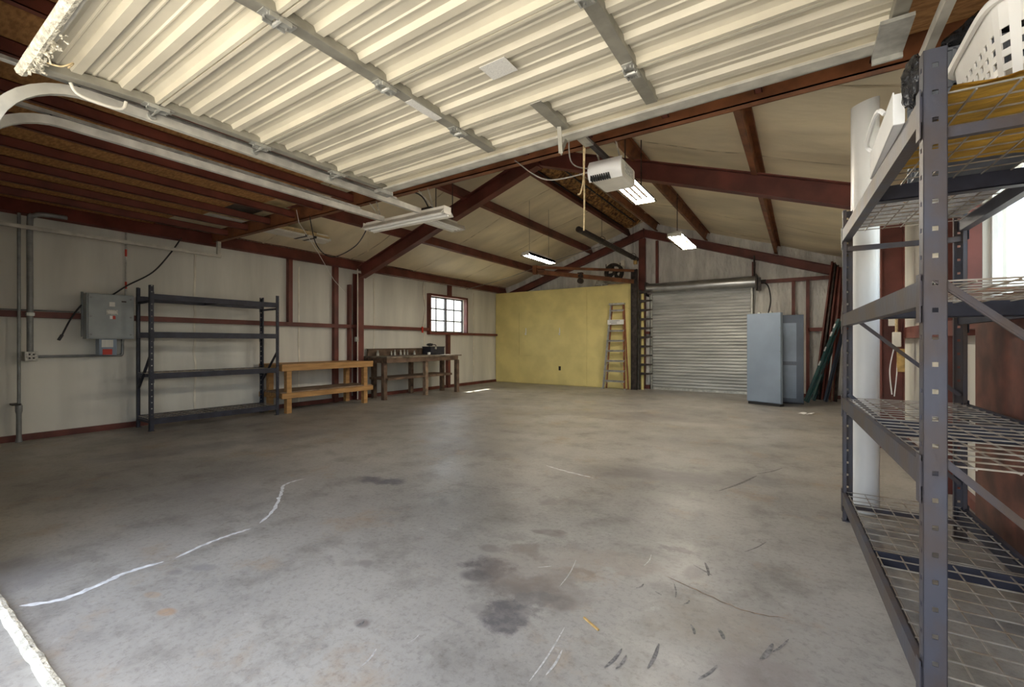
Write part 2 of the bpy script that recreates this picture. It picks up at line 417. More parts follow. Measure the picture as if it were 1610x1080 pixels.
wf.add([(XL, YF - .14, 2.95), (XR, YF - .14, 2.95), (RX, YF - .14, 4.55), (XL, YF, 2.95), (XR, YF, 2.95), (RX, YF, 4.55)],
       [(0, 1, 2), (3, 5, 4), (0, 3, 4, 1), (1, 4, 5, 2), (2, 5, 3, 0)])
wall_front = struct(wf.build('wall_front', M['wall_l']))
# back wall as a wrinkled sheet up to the gable
def backw(u, v):
    x = XL + (XR - XL) * u; z = (zr(x) + .03) * v
    wr = noise.noise((x * 3.2 + z * 1.5, z * .9, 3.1)) * .026 + noise.noise((x * 9 + z * 6, z * 1.6, 8)) * .022
    return (x, YB + wr * (1 if z > 2.3 else .6), z)
wall_back = struct(MB().grid(backw, 260, 90).build('wall_back', M['wall_b'], smooth=False))
for p in wall_back.data.polygons: p.use_smooth = True
bk = MB(); bk.box(XL - .1, XR + .1, YB + .06, YB + .18, 0, 2.95)
bk.add([(XL - .1, YB + .06, 2.95), (XR + .1, YB + .06, 2.95), (RX, YB + .06, 4.55), (XL - .1, YB + .18, 2.95), (XR + .1, YB + .18, 2.95), (RX, YB + .18, 4.55)],
       [(0, 1, 2), (3, 5, 4), (0, 3, 4, 1), (1, 4, 5, 2), (2, 5, 3, 0)])
bk.build('wall_cladding', M['galv'], wall_back)

# ceiling: sagging insulation liner, one sheet per slope
PUR = (0.0, 1.50, 3.00, 4.56)
def liner(sgn):
    def fn(u, v):
        y = YF - .1 + (YB + .1 - YF) * u; dd = 4.72 * v
        x = RX + sgn * dd; z = zr(x)
        for a, bb in zip(PUR, PUR[1:]):
            if a <= dd <= bb:
                t = (dd - a) / (bb - a); sg = math.sin(math.pi * t)
                z -= (.035 + .030 * noise.noise((y * .5, a * 3 + sgn, 2))) * sg
                wv = noise.noise((y * 1.6 + .5 * math.sin(dd * 2), dd * .35 + sgn * 4, a)) * .042 + noise.noise((y * 6 + dd * 1.1, dd * .6, a + 9)) * .008
                z += wv * (.25 + .75 * sg)
        k = abs(((y + .4 + .10 * math.sin(dd * 1.3)) / 1.83) % 1 - .5)          # sewn seams across the slope
        if k < .010: z -= .016 * (1 - k / .010)
        return (x, y, z)
    return fn
ceiling = struct(MB().grid(liner(-1), 420, 60).grid(liner(1), 420, 60).build('ceiling', M['liner']))
for p in ceiling.data.polygons: p.use_smooth = True
for sg in (-1, 1):                                    # seam tapes follow the sagging liner
    fl_ = liner(sg); ys_ = YB + .1 - YF
    for k in range(1, 7):
        mb = MB(); y_ = 1.83 * k + .515
        if y_ > YB: continue
        def tp(u, v, y_=y_):
            yy = y_ - .10 * math.sin(4.72 * v * 1.3) + (u - .5) * .03
            p_ = V(fl_((yy - YF + .1) / ys_, v)); return (p_.x, p_.y, p_.z - .006)
        mb.grid(tp, 1, 60).build('liner_seam', M['seam2'], ceiling)
rf = MB()
for sg in (-1, 1):
    xe = RX + sg * 5.24
    z0, z1 = zr(RX) + .10, zr(xe) + .10
    vs = [(RX, YF - .5, z0), (xe, YF - .5, z1), (xe, YB + .4, z1), (RX, YB + .4, z0)]
    vs += [(x, y, z + .03) for x, y, z in vs]
    rf.add(vs, [(0, 1, 2, 3), (7, 6, 5, 4), (0, 4, 5, 1), (1, 5, 6, 2), (2, 6, 7, 3), (3, 7, 4, 0)])
rf.build('roof_sheet', M['galv'], ceiling)
# purlins along the building
for sg in (-1, 1):
    for dd in (.30 if sg > 0 else .42, 1.52, 3.02, 4.48):
        x = RX + sg * dd; zc = zr(x) - .125
        for ya, yb in ((YF, YMID), (YMID, YB - .02)):
            MB().chan((x, ya, zc), (x, yb, zc), .19, .065, (sg * .333, 0, 1), sg, .005).build('purlin', M['red'] if sg < 0 else M['rust'], ceiling)
# rigid frames
def rafters(y, dep, fl, m):
    for sg in (-1, 1):
        xe = RX + sg * 4.36
        n_ = V((0, 0, 1))
        q = lambda x: V((x, y, zb(x) + dep / 2 * 1.054))
        MB().ibeam(q(RX), q(xe), dep, fl, (0, 0, 1), .014).build('rafter', m, ceiling)
    MB().box(RX - .012, RX + .012, y - fl / 2, y + fl / 2, zb(RX) - .02, zb(RX) + dep + .03).build('splice_plate', m, ceiling)
rafters(YMID, .25, .15, M['red'])
rafters(YBK, .19, .13, M['red'])
def column(x0, x1, y, m, par, ztop):
    mb = MB(); t = .012
    mb.box(x0, x1, y - .006, y + .006, 0, ztop)
    for x in (x0, x1): mb.box(x - t / 2, x + t / 2, y - .075, y + .075, 0, ztop)
    mb.box(x0 - .02, x1 + .02, y - .09, y + .09, 0, .015)
    mb.build('column', m, par)
column(XL + .03, XL + .19, YMID + .02, M['red'], wall_left, 2.70)
column(XR - .30, XR - .10, YMID + .48, M['red'], wall_right, 2.72)
column(XL + .03, XL + .2, YBK, M['red'], wall_left, 2.8)
column(XR - .22, XR - .03, YBK, M['red'], wall_right, 2.8)
# exposed torn insulation at the ridge
def ins(u, v):
    y = 6.4 + 5.3 * u; x = RX - .44 + .40 * v
    e = 1 if 0 < v < 1 and 0 < u < 1 else 0
    z = zr(x) - .05 - .06 * math.sin(math.pi * v) + e * (.035 * noise.noise((x * 9, y * 5, 1)) + .03 * noise.noise((x * 22, y * 14, 4)))
    return (x + e * .03 * noise.noise((y * 6, x * 5, 7)), y, z)
MB().grid(ins, 220, 14).build('torn_insulation', M['insul'], ceiling, kind='stuff')
for k, x in enumerate((RX - .42, RX - .12)):
    pts = [(x + .02 * noise.noise((i * .7, k, 0)), 6.5 + .26 * i, zr(x) - .10 - .02 * noise.noise((i, 3, k))) for i in range(20)]
    MB().tube(pts, .016, 6).build('torn_liner_edge', M['black'], ceiling)

# girts, studs and base angles
def girt_y(par, x0, x1, y0, y1, z0, z1, m=None): MB().box(x0, x1, y0, y1, z0, z1).build('girt', m or M['red'], par)
xs = XL + .10
girt_y(wall_left, XL, xs, YF, WL[0] - .05, 1.525, 1.60)
girt_y(wall_left, XL, xs, WL[0] - .05, YB, 1.435, 1.50)
MB().chan((XL + .03, YF, 2.90), (XL + .03, YB, 2.90), .20, .07, (0, 0, 1), 1, .006).build('eave_strut', M['red'], wall_left)
for y, za, zb_, wd in ((4.74, 1.60, 2.82, .075), (5.72, 0, 2.82, .095), (6.06, 0, 2.45, .05), (9.28, 2.44, 2.82, .10), (9.22, 0, 1.45, .10)):
    MB().box(XL, xs - .01, y - wd / 2, y + wd / 2, za, zb_).build('stud', M['red'], wall_left)
MB().box(XL, XL + .045, YF, YB - .4, 0, .075).build('base_angle', M['red'], wall_left)
for y in (3.2, 4.95, 6.75, 8.35, 10.4):
    pts = [(XL + .003, y + .03 * noise.noise((y, z * .9, 0)), z * .2 + .08) for z in range(14)]
    mb = MB()
    for a_, b_ in zip(pts, pts[1:]): mb.bar(a_, b_, .028, .012, (1, 0, 0))
    mb.build('liner_seam', M['seam'], wall_left)
girt_y(wall_right, XR - .10, XR, WR[1] + .1, YB, 1.26, 1.38, M['red'])
girt_y(wall_right, XR - .10, XR, YF, WR[1] + .1, 1.30, 1.42, M['red'])
MB().chan((XR - .03, YF, 2.90), (XR - .03, YB, 2.90), .20, .07, (0, 0, 1), -1, .006).build('eave_strut', M['red'], wall_right)
for y in (4.58, 4.92): MB().box(XR - .10, XR, y - .05, y + .05, 0 if y > 4.8 else 1.42, 2.82).build('stud', M['red'], wall_right)
for y in (5.45, 7.9, 9.6):
    MB().box(XR - .012, XR, y - .012, y + .012, .08, 2.8).build('liner_seam', M['seam'], wall_right)
MB().box(XR - .045, XR, YF, YB, 0, .075).build('base_angle', M['red'], wall_right)
# back wall framing
yb0 = YB - .12
def bstud(x, z0, z1, wd=.075): MB().box(x - wd / 2, x + wd / 2, yb0, YB - .03, z0, z1).build('stud', M['red'], wall_back)
bstud(-3.56, 0, 4.0, .17); bstud(-3.17, 2.62, 3.9, .06); bstud(-.93, 2.70, 3.12, .07); bstud(-.14, 0, 2.62, .065); bstud(.13, 0, 2.62, .065)
for x0, x1, z0, z1 in ((-.90, XR, 2.60, 2.68), (.13, XR, 1.47, 1.55), (-3.50, -3.30, 2.50, 2.60), (-.93, -.14, 1.47, 1.55), (-3.5, -3.36, 1.45, 1.52)):
    MB().box(x0, x1, yb0, YB - .03, z0, z1).build('girt', M['red'], wall_back)
MB().box(-3.5, -3.36, YB - .1, YB - .03, 0, .10).build('base_angle', M['red'], wall_back)
MB().box(-.9, XR, YB - .1, YB - .03, 0, .075).build('base_angle', M['red'], wall_back)

# yellow plywood partition in front of the back wall
yp = 11.50
part = struct(MB().box(XL + .02, -3.64, yp + .018, yp + .10, 0, 2.765).build('wall_partition', M['yellow']))
part['label'] = 'yellow painted plywood partition beside the step ladder'
cols_ = [XL + .03, -7.2, -4.98, -3.64]; rows_ = [0.012, .84, 2.13, 2.77]
for i in range(3):
    for j in range(3):
        MB().box(cols_[i] + .002, cols_[i + 1] - .002, yp - .004 * ((i + j) % 2), yp + .018, rows_[j] + .002, rows_[j + 1] - .002).build('plywood_panel', M['yellow'], part)

# windows
def window(name, x0, sgn, ys, zs, cols, rows, label, sm='sash'):
    # sgn: direction from the wall into the room
    y0, y1 = ys; z0, z1 = zs
    o = bpy.data.objects.new(name, None); C.objects.link(o); o.location = (x0, (y0 + y1) / 2, z0); ORG[o.name] = V(o.location)
    o['kind'] = 'structure'; o['label'] = label
    fr = MB(); t = .055; xa, xb = sorted((x0 + sgn * .001, x0 + sgn * .11))
    fr.box(xa, xb, y0 - t, y0, z0 - t, z1 + t); fr.box(xa, xb, y1, y1 + t, z0 - t, z1 + t)
    fr.box(xa, xb, y0, y1, z1, z1 + t); fr.box(xa, xb, y0, y1, z0 - t, z0)
    fr.build('window_casing', M['red'], o)
    xa, xb = sorted((x0 - sgn * .09, x0 - sgn * .04)); s = .035; ym = (y0 + y1) / 2
    sa = MB()
    sa.box(xa, xb, y0, y0 + s, z0, z1); sa.box(xa, xb, y1 - s, y1, z0, z1); sa.box(xa, xb, y0, y1, z0, z0 + s); sa.box(xa, xb, y0, y1, z1 - s, z1)
    sa.box(xa - .008, xb + .008, ym - .03, ym + .03, z0, z1)
    sh = sa.build('sash', M[sm], o)
    xm = (xa + xb) / 2
    mu = MB()
    for k in range(1, cols):
        if k * 2 == cols: continue
        y = y0 + (y1 - y0) * k / cols; mu.box(xm - .006, xm + .006, y - .018, y + .018, z0 + s, z1 - s)
    for k in range(1, rows):
        z = z0 + (z1 - z0) * k / rows; mu.box(xm - .006, xm + .006, y0 + s, y1 - s, z - .018, z + .018)
    mu.build('muntin', M[sm], o)
    for k in range(cols):
        for j in range(rows):
            ya, yb = y0 + (y1 - y0) * k / cols, y0 + (y1 - y0) * (k + 1) / cols
            za, zb2 = z0 + (z1 - z0) * j / rows, z0 + (z1 - z0) * (j + 1) / rows
            MB().box(xm - .002, xm + .002, ya + .008, yb - .008, za + .008, zb2 - .008).build('pane', M['glass'], o)
    return o
window('window_1', XL, 1, WL[:2], WL[2:], 4, 3, 'gridded sliding window with brown casing in the lined wall')
window('window_2', XR, -1, WR[:2], WR[2:], 2, 1, 'sliding window behind the large wire shelving rack', 'white')

# ------------------------------------------------------------------ overhead sectional door, raised
XA, XB, ZD = -3.25, .40, 2.682
ysec = [.56, 1.08, 1.69, 2.31, 2.84]
def zdoor(y): return ZD - (max(0, 1.08 - y) ** 2) * .12
d1 = bpy.data.objects.new('door_1', None); C.objects.link(d1); d1.location = ((XA + XB) / 2, 1.7, ZD - .06); ORG[d1.name] = V(d1.location)
d1.rotation_euler = (0, -.0125, 0); d1['kind'] = 'structure'; d1['label'] = 'raised ribbed cream overhead door hanging above the entrance'
for k in range(4):
    ya, yb = ysec[k] + .004, ysec[k + 1] - .004; Ls = yb - ya
    # (along, down) profile of the pressed sheet
    pr = [(0, .045), (.018, .045), (.024, .012), (.05, 0)]
    for c, big in ((.16, 0), (.30, 1), (.44, 0), (.56, 0), (.70, 1), (.84, 0)):
        c *= Ls
        if big: pr += [(c - .034, 0), (c - .020, .026), (c + .020, .026), (c + .034, 0)]
        else: pr += [(c - .009, 0), (c - .003, .007), (c + .003, .007), (c + .009, 0)]
    pr += [(Ls - .05, 0), (Ls - .024, .012), (Ls - .018, .045), (Ls, .045)]
    vs = []; fs = []
    m_ = len(pr)
    for x in (XA, XB):
        for a_, h_ in pr: vs.append((x, ya + a_, zdoor(ya + a_) - h_))
    for i in range(m_ - 1): fs.append((i, i + 1, m_ + i + 1, m_ + i))
    mb = MB().add(vs, fs)
    mb.add([(x, y, zdoor(y) + .012) for x in (XA, XB) for y in (ya, yb)], [(0, 1, 3, 2)])
    mb.add([(XA, ya, zdoor(ya) + .012), (XB, ya, zdoor(ya) + .012), (XB, ya, zdoor(ya) - .045), (XA, ya, zdoor(ya) - .045)], [(0, 1, 2, 3)])
    mb.add([(XA, yb, zdoor(yb) + .012), (XB, yb, zdoor(yb) + .012), (XB, yb, zdoor(yb) - .045), (XA, yb, zdoor(yb) - .045)], [(0, 1, 2, 3)])
    sec = mb.build('door_section', M['door'], d1)
    # stiles with hinge at the far end of each section
    for x, wd, y0_, y1_ in ((XA + .03, .06, ya, yb), (-1.93, .07, ya + .01, yb), (-.75, .07, ya + .01, yb), (XB - .03, .06, ya, yb)) + (((-1.33, .075, 2.30, 2.70),) if k == 3 else ()):
        ee = min(y1_, 2.70) if abs(x + 1.34) < 1 else y1_
        st = MB()
        st.add([(x + sx * wd / 2, y, zdoor(y) - dz) for sx in (-1, 1) for y in (y0_, ee) for dz in (.002, .050)],
               [(0, 2, 3, 1), (4, 5, 7, 6), (0, 1, 5, 4), (2, 6, 7, 3), (0, 4, 6, 2), (1, 3, 7, 5)])
        so_ = st.build('stile', M['stile'], sec, bevel=.004)
        if k < 3:
            y = ysec[k + 1]; z = zdoor(y) - .052
            h = MB(); h.box(x - .028, x + .028, y - .075, y - .012, z - .006, z); h.box(x - .028, x + .028, y + .012, y + .075, z - .006, z)
            h.tube([(x - .035, y, z - .016), (x + .035, y, z - .016)], .011, 8)
            for s_ in (-1, 1): h.box(x + s_ * .028 - .004, x + s_ * .028 + .004, y - .05, y + .05, z - .022, z)
            for yy in (-.05, .05):
                for xx in (-.014, .014): h.lathe([(0, -.012), (.006, -.012), (.006, 0)], (x + xx, y + yy, z - .005), 'Z', 6)
            h.build('hinge', M['galv'], sec)
            if x in (XA + .03, XB - .03):
                s_ = -1 if x < 0 else 1
                r_ = MB(); r_.tube([(x, y, z - .02), (x + s_ * .10, y, z - .02)], .006, 6); r_.lathe([(.01, -.012), (.023, -.012), (.023, .012), (.01, .012)], (x + s_ * .095, y, z - .02), 'X', 10)
                r_.build('roller', M['galv'], sec)
MB().box(XA, XB, 2.76, 2.86, ZD - .058, ZD - .044).box(XA, XB, 2.845, 2.86, ZD - .058, ZD + .012).build('top_rail', M['galv_l'], d1)
MB().box(XA - .01, XA + .07, 2.72, 2.87, ZD - .09, ZD - .058).build('top_bracket', M['galv'], d1)
MB().box(XB - .10, XB + .02, 2.58, 2.87, ZD - .075, ZD - .058).box(XB - .10, XB + .02, 2.87, 2.885, ZD - .10, ZD).build('top_bracket', M['galv'], d1)
pts = [(XA - .06 + i * .06, .54 + .004 * noise.noise((i, 1, 0)), zdoor(.54) - .045 - .006 * noise.noise((i * .9, 5, 0))) for i in range(63)]
MB().tube(pts, .026, 8).build('bottom_seal', M['seal'], d1)
cr = MB()
for i in range(90):                                    # crusted flakes near the end of the seal
    x = XA + .02 + abs(random.gauss(0, .25)); y = .56 + random.uniform(-.015, .03)
    c = V((x, y, zdoor(.56) - .06 + random.uniform(-.012, .012))); r = random.uniform(.006, .014)
    cr.bar(c, c + V((random.uniform(-1, 1), random.uniform(-1, 1), random.uniform(-1, .2))).normalized() * r * 2, r, r * .6)
cr.build('crusted_flake', M['seal'], d1, kind='stuff')
MB().box(XA - .02, XB + .02, .535, .575, zdoor(.55) - .05, zdoor(.55) + .015).build('seal_retainer', M['galv_l'], d1)
hd = curve([(XA + .03, .70, ZD - .09), (XA + .03, .74, ZD - .14), (XA + .03, .90, ZD - .14), (XA + .03, .93, ZD - .085)], 5)
MB().tube(hd, .008, 8).build('lift_handle', M['offwhite'], d1)
tt = curve([(XA + .16, .575, ZD - .09), (XA + .24, .62, ZD - .12), (XA + .26, .66, ZD - .09), (XA + .18, .66, ZD - .085)], 5)
MB().tube(tt, .004, 6).build('cord_loop', M['rope'], d1)
q0, q1 = P(757, 110, Z=ZD - .03), P(805, 118, Z=ZD - .03)
MB().box(q0.x, q0.x + .16, q0.y - .02, q0.y + .11, ZD - .0295, ZD - .027).build('notice_label', M['notice'], d1)
MB().box(-1.96, -1.90, 1.86, 2.12, ZD - .0535, ZD - .051).build('notice_label', M['notice'], d1)
MB().bar((-1.33, 2.62, ZD - .06), (-1.36, 2.70, ZD - .20), .03, .006, (0, 1, 0)).bar((-1.36, 2.70, ZD - .20), (-1.40, 2.98, ZD + .13), .03, .006, (1, 0, 0)).build('opener_arm', M['stile'], d1)

# door tracks, one curved rail each
def track(x, y_end, label, z=2.585, start=-9, angle=True, side=-1):
    R = .38; pts = [(x, YF + .07, 1.7), (x, YF + .07, z - R)]
    for k in range(1, 11):
        a = k / 10 * math.pi / 2; pts.append((x, YF + .07 + R * (1 - math.cos(a)), z - R + R * math.sin(a)))
    pts.append((x, y_end, z))
    pts = [V(p) for p in pts]
    root = thing('door_track', label, 'door track', (x, 1.6, z - .05))
    prof = [(-.026, -.018), (.026, -.018), (.026, .018), (.021, .018), (.021, -.012), (-.021, -.012), (-.021, .018), (-.026, .018)]
    vs = []; fs = []
    for i, p in enumerate(pts):
        dr = (pts[min(i + 1, len(pts) - 1)] - pts[max(i - 1, 0)]).normalized(); nx = V((1, 0, 0)); nb = dr.cross(nx)
        vs += [p + nb * a_ + nx * side * h_ for a_, h_ in prof]
    m_ = len(prof)
    for i in range(len(pts) - 1):
        for k in range(m_): fs.append((i * m_ + k, i * m_ + (k + 1) % m_, (i + 1) * m_ + (k + 1) % m_, (i + 1) * m_ + k))
    MB().add(vs, fs).build('rail', M['galv_l'], root)
    if angle:
        an = MB(); y0, y1 = YF + .10, y_end - .3
        an.box(x - .018, x + .018, y0, y1, z + .030, z + .034); an.box(x - .020, x - .016, y0, y1, z + .030, z + .065)
        a_ = an.build('support_angle', M['galv'], root)
        for i in range(14): MB().lathe([(.0, -.003), (.007, -.003), (.007, 0)], (x + .004, y0 + .1 + i * .2, z + .030), 'Z', 8).build('punched_hole', M['black'], a_)
    return root
track(XA - .09, 3.38, 'bent pale rail along the raised ribbed door edge near hanging light')
track(-3.90, 3.38, 'bent pale rail running beneath the loft joists, clear of the raised door')
track(XB + .10, 3.38, 'bent pale rail above the wire shelving rack', angle=False, side=1)
tl = thing('door_track', 'straight grey rail under the loft beside the electrical panel wall', 'door track', (-7.82, 2.2, 2.55))
MB().bar((-7.82, YF, 2.60), (-7.82, 3.46, 2.60), .045, .045).build('rail', M['galv_l'], tl)
MB().box(-7.845, -7.795, 3.40, 3.45, 2.62, 2.85).build('hanger', M['galv_l'], tl)

# ------------------------------------------------------------------ loft above the doors
loft = bpy.data.objects.new('loft', None); C.objects.link(loft); loft.location = (-3.5, 1.9, ZHD); ORG[loft.name] = V(loft.location)
struct(loft)['label'] = 'brown steel loft of joists and chipboard above the doors'
MB().chan((XL + .02, YHD, ZHD + .09), (XR - .02, YHD, ZHD + .09), .18, .075, (0, 0, 1), -1, .008, .022).build('header_beam', M['rust'], loft)
k = 0; x = -7.45
while x < XR - .1:
    MB().chan((x, YF, ZHD + .085), (x, YHD - .005, ZHD + .085), .085, .045, (0, 0, 1), -1, .005).build('joist', M['joist'], loft); x += .603
MB().chan((XL + .03, YF, ZHD + .07), (XL + .03, YHD, ZHD + .07), .16, .05, (0, 0, 1), 1, .005).build('joist', M['joist'], loft)
xo = [XL + .05, -6.85, -5.65, -4.45, -3.2, -2.0, -.8, .4, XR - .03]
for i in range(8):
    ye = [2.62, 2.80, 2.98, 2.95, 3.36, 3.36, 3.36, 3.36][i]
    MB().box(xo[i] + .002, xo[i + 1] - .002, YF + .01, ye, ZHD + .129, ZHD + .141).build('chipboard_sheet', M['osb'], loft)
# stored on the loft
zo = ZHD + .183
b_ = thing('plastic_slat_bundle', 'strapped bundle of white slats jutting past the loft beam', 'slat bundle', (-7.17, 3.4, zo))
for i in range(3):
    for j in range(2):
        MB().box(-7.34 + i * .115, -7.23 + i * .115, 2.3 + .03 * i, 4.95 - .06 * j - .03 * i, zo + j * .05, zo + j * .05 + .045).build('slat', M['offwhite'], b_, bevel=.006)
for y in (4.40, 4.56): MB().box(-7.348, -6.99, y, y + .04, zo - .004, zo + .103).build('strap', M['black'], b_)
for i, (xx, yy, zz) in enumerate(((-6.88, 4.75, .0), (-6.80, 4.45, .0))):
    tag(MB().box(xx, xx + .035, 2.35, yy, zo + zz, zo + zz + .03).build('wood_strip', M['palewood']), 'pale yellow wooden strip lying on the loft beside white slats', 'wood strip', 'pale strips on the loft')
tag(MB().box(-6.55, -6.0, 2.5, 3.3, zo + .02, zo + .16).build('flat_carton', M['steeldark'], bevel=.01), 'dark flat carton lying in the open loft bay', 'carton')
tag(MB().box(-5.9, -5.5, 2.2, 3.36, zo + .01, zo + .05).build('foam_board', M['palewood']), 'yellow foam board seen through the open loft bay', 'board')

# ------------------------------------------------------------------ door opener
op = thing('door_opener', 'white ceiling door opener with pull rope under the steel header', 'door opener', (-1.41, 3.6, 2.58))
pr = []
hb = MB(); hb.box(-1.50, -1.22, 3.52, 3.88, 2.57, 2.725); hb.build('motor_housing', M['offwhite'], op, bevel=.025)
lens = MB()
lens.grid(lambda u, v: (-1.505 + .29 * u, 3.525 - .075 * math.sin(v * math.pi) * (.55 + .45 * math.sin(math.pi * u)), 2.562 + .17 * v), 12, 10)
lens.build('lamp_cover', M['white'], op, smooth=True)
for i in range(9): MB().box(-1.475 + i * .019, -1.465 + i * .019, 3.475, 3.52, 2.558, 2.60).build('vent_slot', M['black'], op)
MB().box(-1.2195, -1.216, 3.60, 3.80, 2.62, 2.69).build('side_label', M['label'], op)
MB().box(-1.385, -1.345, YF + .02, 3.62, 2.735, 2.765).build('rail', M['steeldark'], op)
MB().box(-1.40, -1.33, 3.03, 3.20, 2.718, 2.738).build('trolley', M['galv'], op)
for x in (-1.45, -1.27):
    MB().bar((x, 3.66, 2.72), (x + .02, YHD + .05, ZHD + .02), .03, .004, (1, 0, 0)).build('hanger_strap', M['galv'], op)
rp = curve([(-1.40, 3.17, 2.72), (-1.402, 3.18, 2.55), (-1.398, 3.18, 2.30), (-1.402, 3.18, 2.07)], 6)
MB().tube(rp, .007, 6).tube(curve([(-1.39, 3.17, 2.70), (-1.395, 3.16, 2.48), (-1.42, 3.16, 2.36), (-1.44, 3.15, 2.35)], 6), .006, 6).build('pull_rope', M['rope'], op)
c_ = curve([(-1.36, 2.85, 2.83), (-1.50, 3.15, 2.62), (-1.50, 3.53, 2.68)], 8)
MB().tube(c_, .005, 6).tube(curve([(-2.15, 3.36, 2.84), (-1.85, 3.4, 2.62), (-1.50, 3.54, 2.66)], 8), .006, 6).build('cable', M['cord_g'], op)

# ------------------------------------------------------------------ light fixtures (some off, rear ones given added glow to brighten the back)
def chain(mb, p, q, r=.012):
    p, q = V(p), V(q); L_ = (q - p).length; n_ = max(2, int(L_ / (r * 2.6))); d = (q - p) / n_
    for i in range(n_):
        c = p + d * (i + .5); s = V((1, 0, 0)) if i % 2 else V((0, 1, 0)); h = d * .62
        mb.tube([c - h, c - h * .6 + s * r * .6, c + h * .6 + s * r * .6, c + h, c + h * .6 - s * r * .6, c - h * .6 - s * r * .6, c - h], .0022, 4)
lA = thing('strip_light', 'white twin-tube shop light hung by chains under the loft header', 'ceiling light', (-3.78, 3.56, 2.56), None)
x0, x1, y, z = -4.42, -3.14, 3.58, 2.60
MB().extrude([(-.105, -.035), (-.10, -.04), (-.04, .012), (.04, .012), (.10, -.04), (.105, -.035), (.045, .022), (-.045, .022)], (x0, y, z), (x1, y, z)).build('reflector', M['reflector'], lA)
MB().box(x0 + .02, x1 - .02, y - .035, y + .035, z + .022, z + .055).build('ballast_box', M['offwhite'], lA)
for dy in (-.045, .045): MB().tube([(x0 + .03, y + dy, z - .022), (x1 - .03, y + dy, z - .022)], .019, 12).build('fluorescent_tube', M['tube'], lA, smooth=True)
for xx in (x0, x1): MB().box(xx - .006, xx + .006, y - .055, y + .055, z - .03, z + .05).build('end_cap', M['offwhite'], lA)
for xx, top in ((x0 + .25, -4.20), (x0 + .25, -4.08), (x1 - .2, -3.42), (x1 - .2, -3.28)):
    mb = MB(); chain(mb, (xx, y, z + .075), (top, YHD + .03, ZHD + .01)); mb.build('chain', M['galv'], lA)
MB().tube(curve([(x0 + .03, y, z + .03), (-4.60, 3.55, 2.40), (-5.0, 3.5, 2.30), (-5.25, 3.45, 2.48), (-5.32, 3.40, ZHD + .02)], 8), .006, 6).build('power_cord', M['black'], lA)
MB().tube([(x0 + .13, y - .09, z - .04), (x0 + .13, y - .09, z - .30)], .0018, 4).lathe([(0, -.02), (.006, -.015), (.004, 0)], (x0 + .13, y - .09, z - .30), 'Z', 6).build('pull_string', M['rope'], lA)

def fixture4(cx, y0, y1, z, label, hang, tubes=4, wd=.30, rod=True, grp=None, lit=True):
    f = thing('strip_light', label, 'ceiling light', (cx, (y0 + y1) / 2, z), grp)
    MB().extrude([(-wd / 2 + .05, .07), (-wd / 2, 0), (-wd / 2 + .008, 0), (-wd / 2 + .054, .062), (wd / 2 - .054, .062), (wd / 2 - .008, 0), (wd / 2, 0), (wd / 2 - .05, .07)],
                 (cx, y0, z), (cx, y1, z)).build('housing', M['troffer'] if lit else M['reflector'], f)
    MB().box(cx - .05, cx + .05, y0 + .1, y1 - .1, z + .068, z + .11).build('ballast_box', M['offwhite'], f)
    for i in range(tubes):
        x = cx + (i - (tubes - 1) / 2) * (wd - .09) / (tubes - 1) if tubes > 1 else cx
        MB().tube([(x, y0 + .02, z + .022), (x, y1 - .02, z + .022)], .0145, 10).build('fluorescent_tube', M['lit'] if lit else M['tube'], f, smooth=True)
    for y in (y0, y1): MB().box(cx - wd / 2 + .03, cx + wd / 2 - .03, y - .004, y + .004, z, z + .066).build('end_cap', M['reflector'], f)
    for y, top in hang:
        MB().tube([(cx, y, z + .10), (cx, y, top)], .007 if rod else .003, 6).build('hanger_rod', M['steeldark'], f)
    return f
fixture4(-4.24, 4.35, 5.10, 2.86, 'four-tube strip light beside the sloping red rafter', [(4.6, 4.05), (4.95, 4.05)], 4, .26, lit=False)
fixture4(-1.66, 4.72, 5.66, 2.98, 'four-tube strip light hanging just beyond the door opener', [(4.9, 3.72), (5.5, 3.72)])
fixture4(-1.80, 7.85, 9.05, 3.02, 'four-tube strip light hung from one rod before the roll-up door', [(8.05, 3.80)])
fixture4(-4.46, 7.35, 8.45, 2.90, 'dark-framed twin-lamp light hanging on a wire over the yellow wall side', [(7.5, 4.0), (8.3, 4.02)], 2, .22, False)
sp = thing('speaker_box', 'small dark box light with cord hung behind the twin-tube shop light', 'box', (-4.0, 4.2, 2.86))
MB().box(-4.12, -3.86, 4.12, 4.28, 2.80, 2.86).box(-4.07, -3.91, 4.14, 4.26, 2.86, 2.93).build('body', M['steeldark'], sp, bevel=.006)
MB().tube(curve([(-3.99, 4.2, 2.93), (-3.97, 4.0, 3.05), (-3.95, YHD + .1, ZHD + .16)], 6), .009, 6).build('cord', M['black'], sp)

# hanging dark pipe under the ridge
hp = thing('hanging_pipe', 'dark steel pipe hung on wire hooks below the ridge', 'pipe', (-3.38, 9.1, 3.22))
MB().tube([(-3.38, 7.42, 3.27), (-3.38, 10.85, 3.27)], .055, 14).build('pipe', M['steeldark'], hp, smooth=True)
for y in (8.55, 10.55):
    MB().tube([(-3.38 + .075 * math.sin(k / 12 * 6.28), y, 3.29 - .075 * math.cos(k / 12 * 6.28)) for k in range(13)], .006, 6).tube([(-3.38, y, 3.365), (-3.38, y, 4.2)], .004, 6).build('wire_hook', M['steeldark'], hp)
MB().box(-3.42, -3.34, 10.70, 10.76, 3.13, 3.22).build('rag_tie', M['gold'], hp)

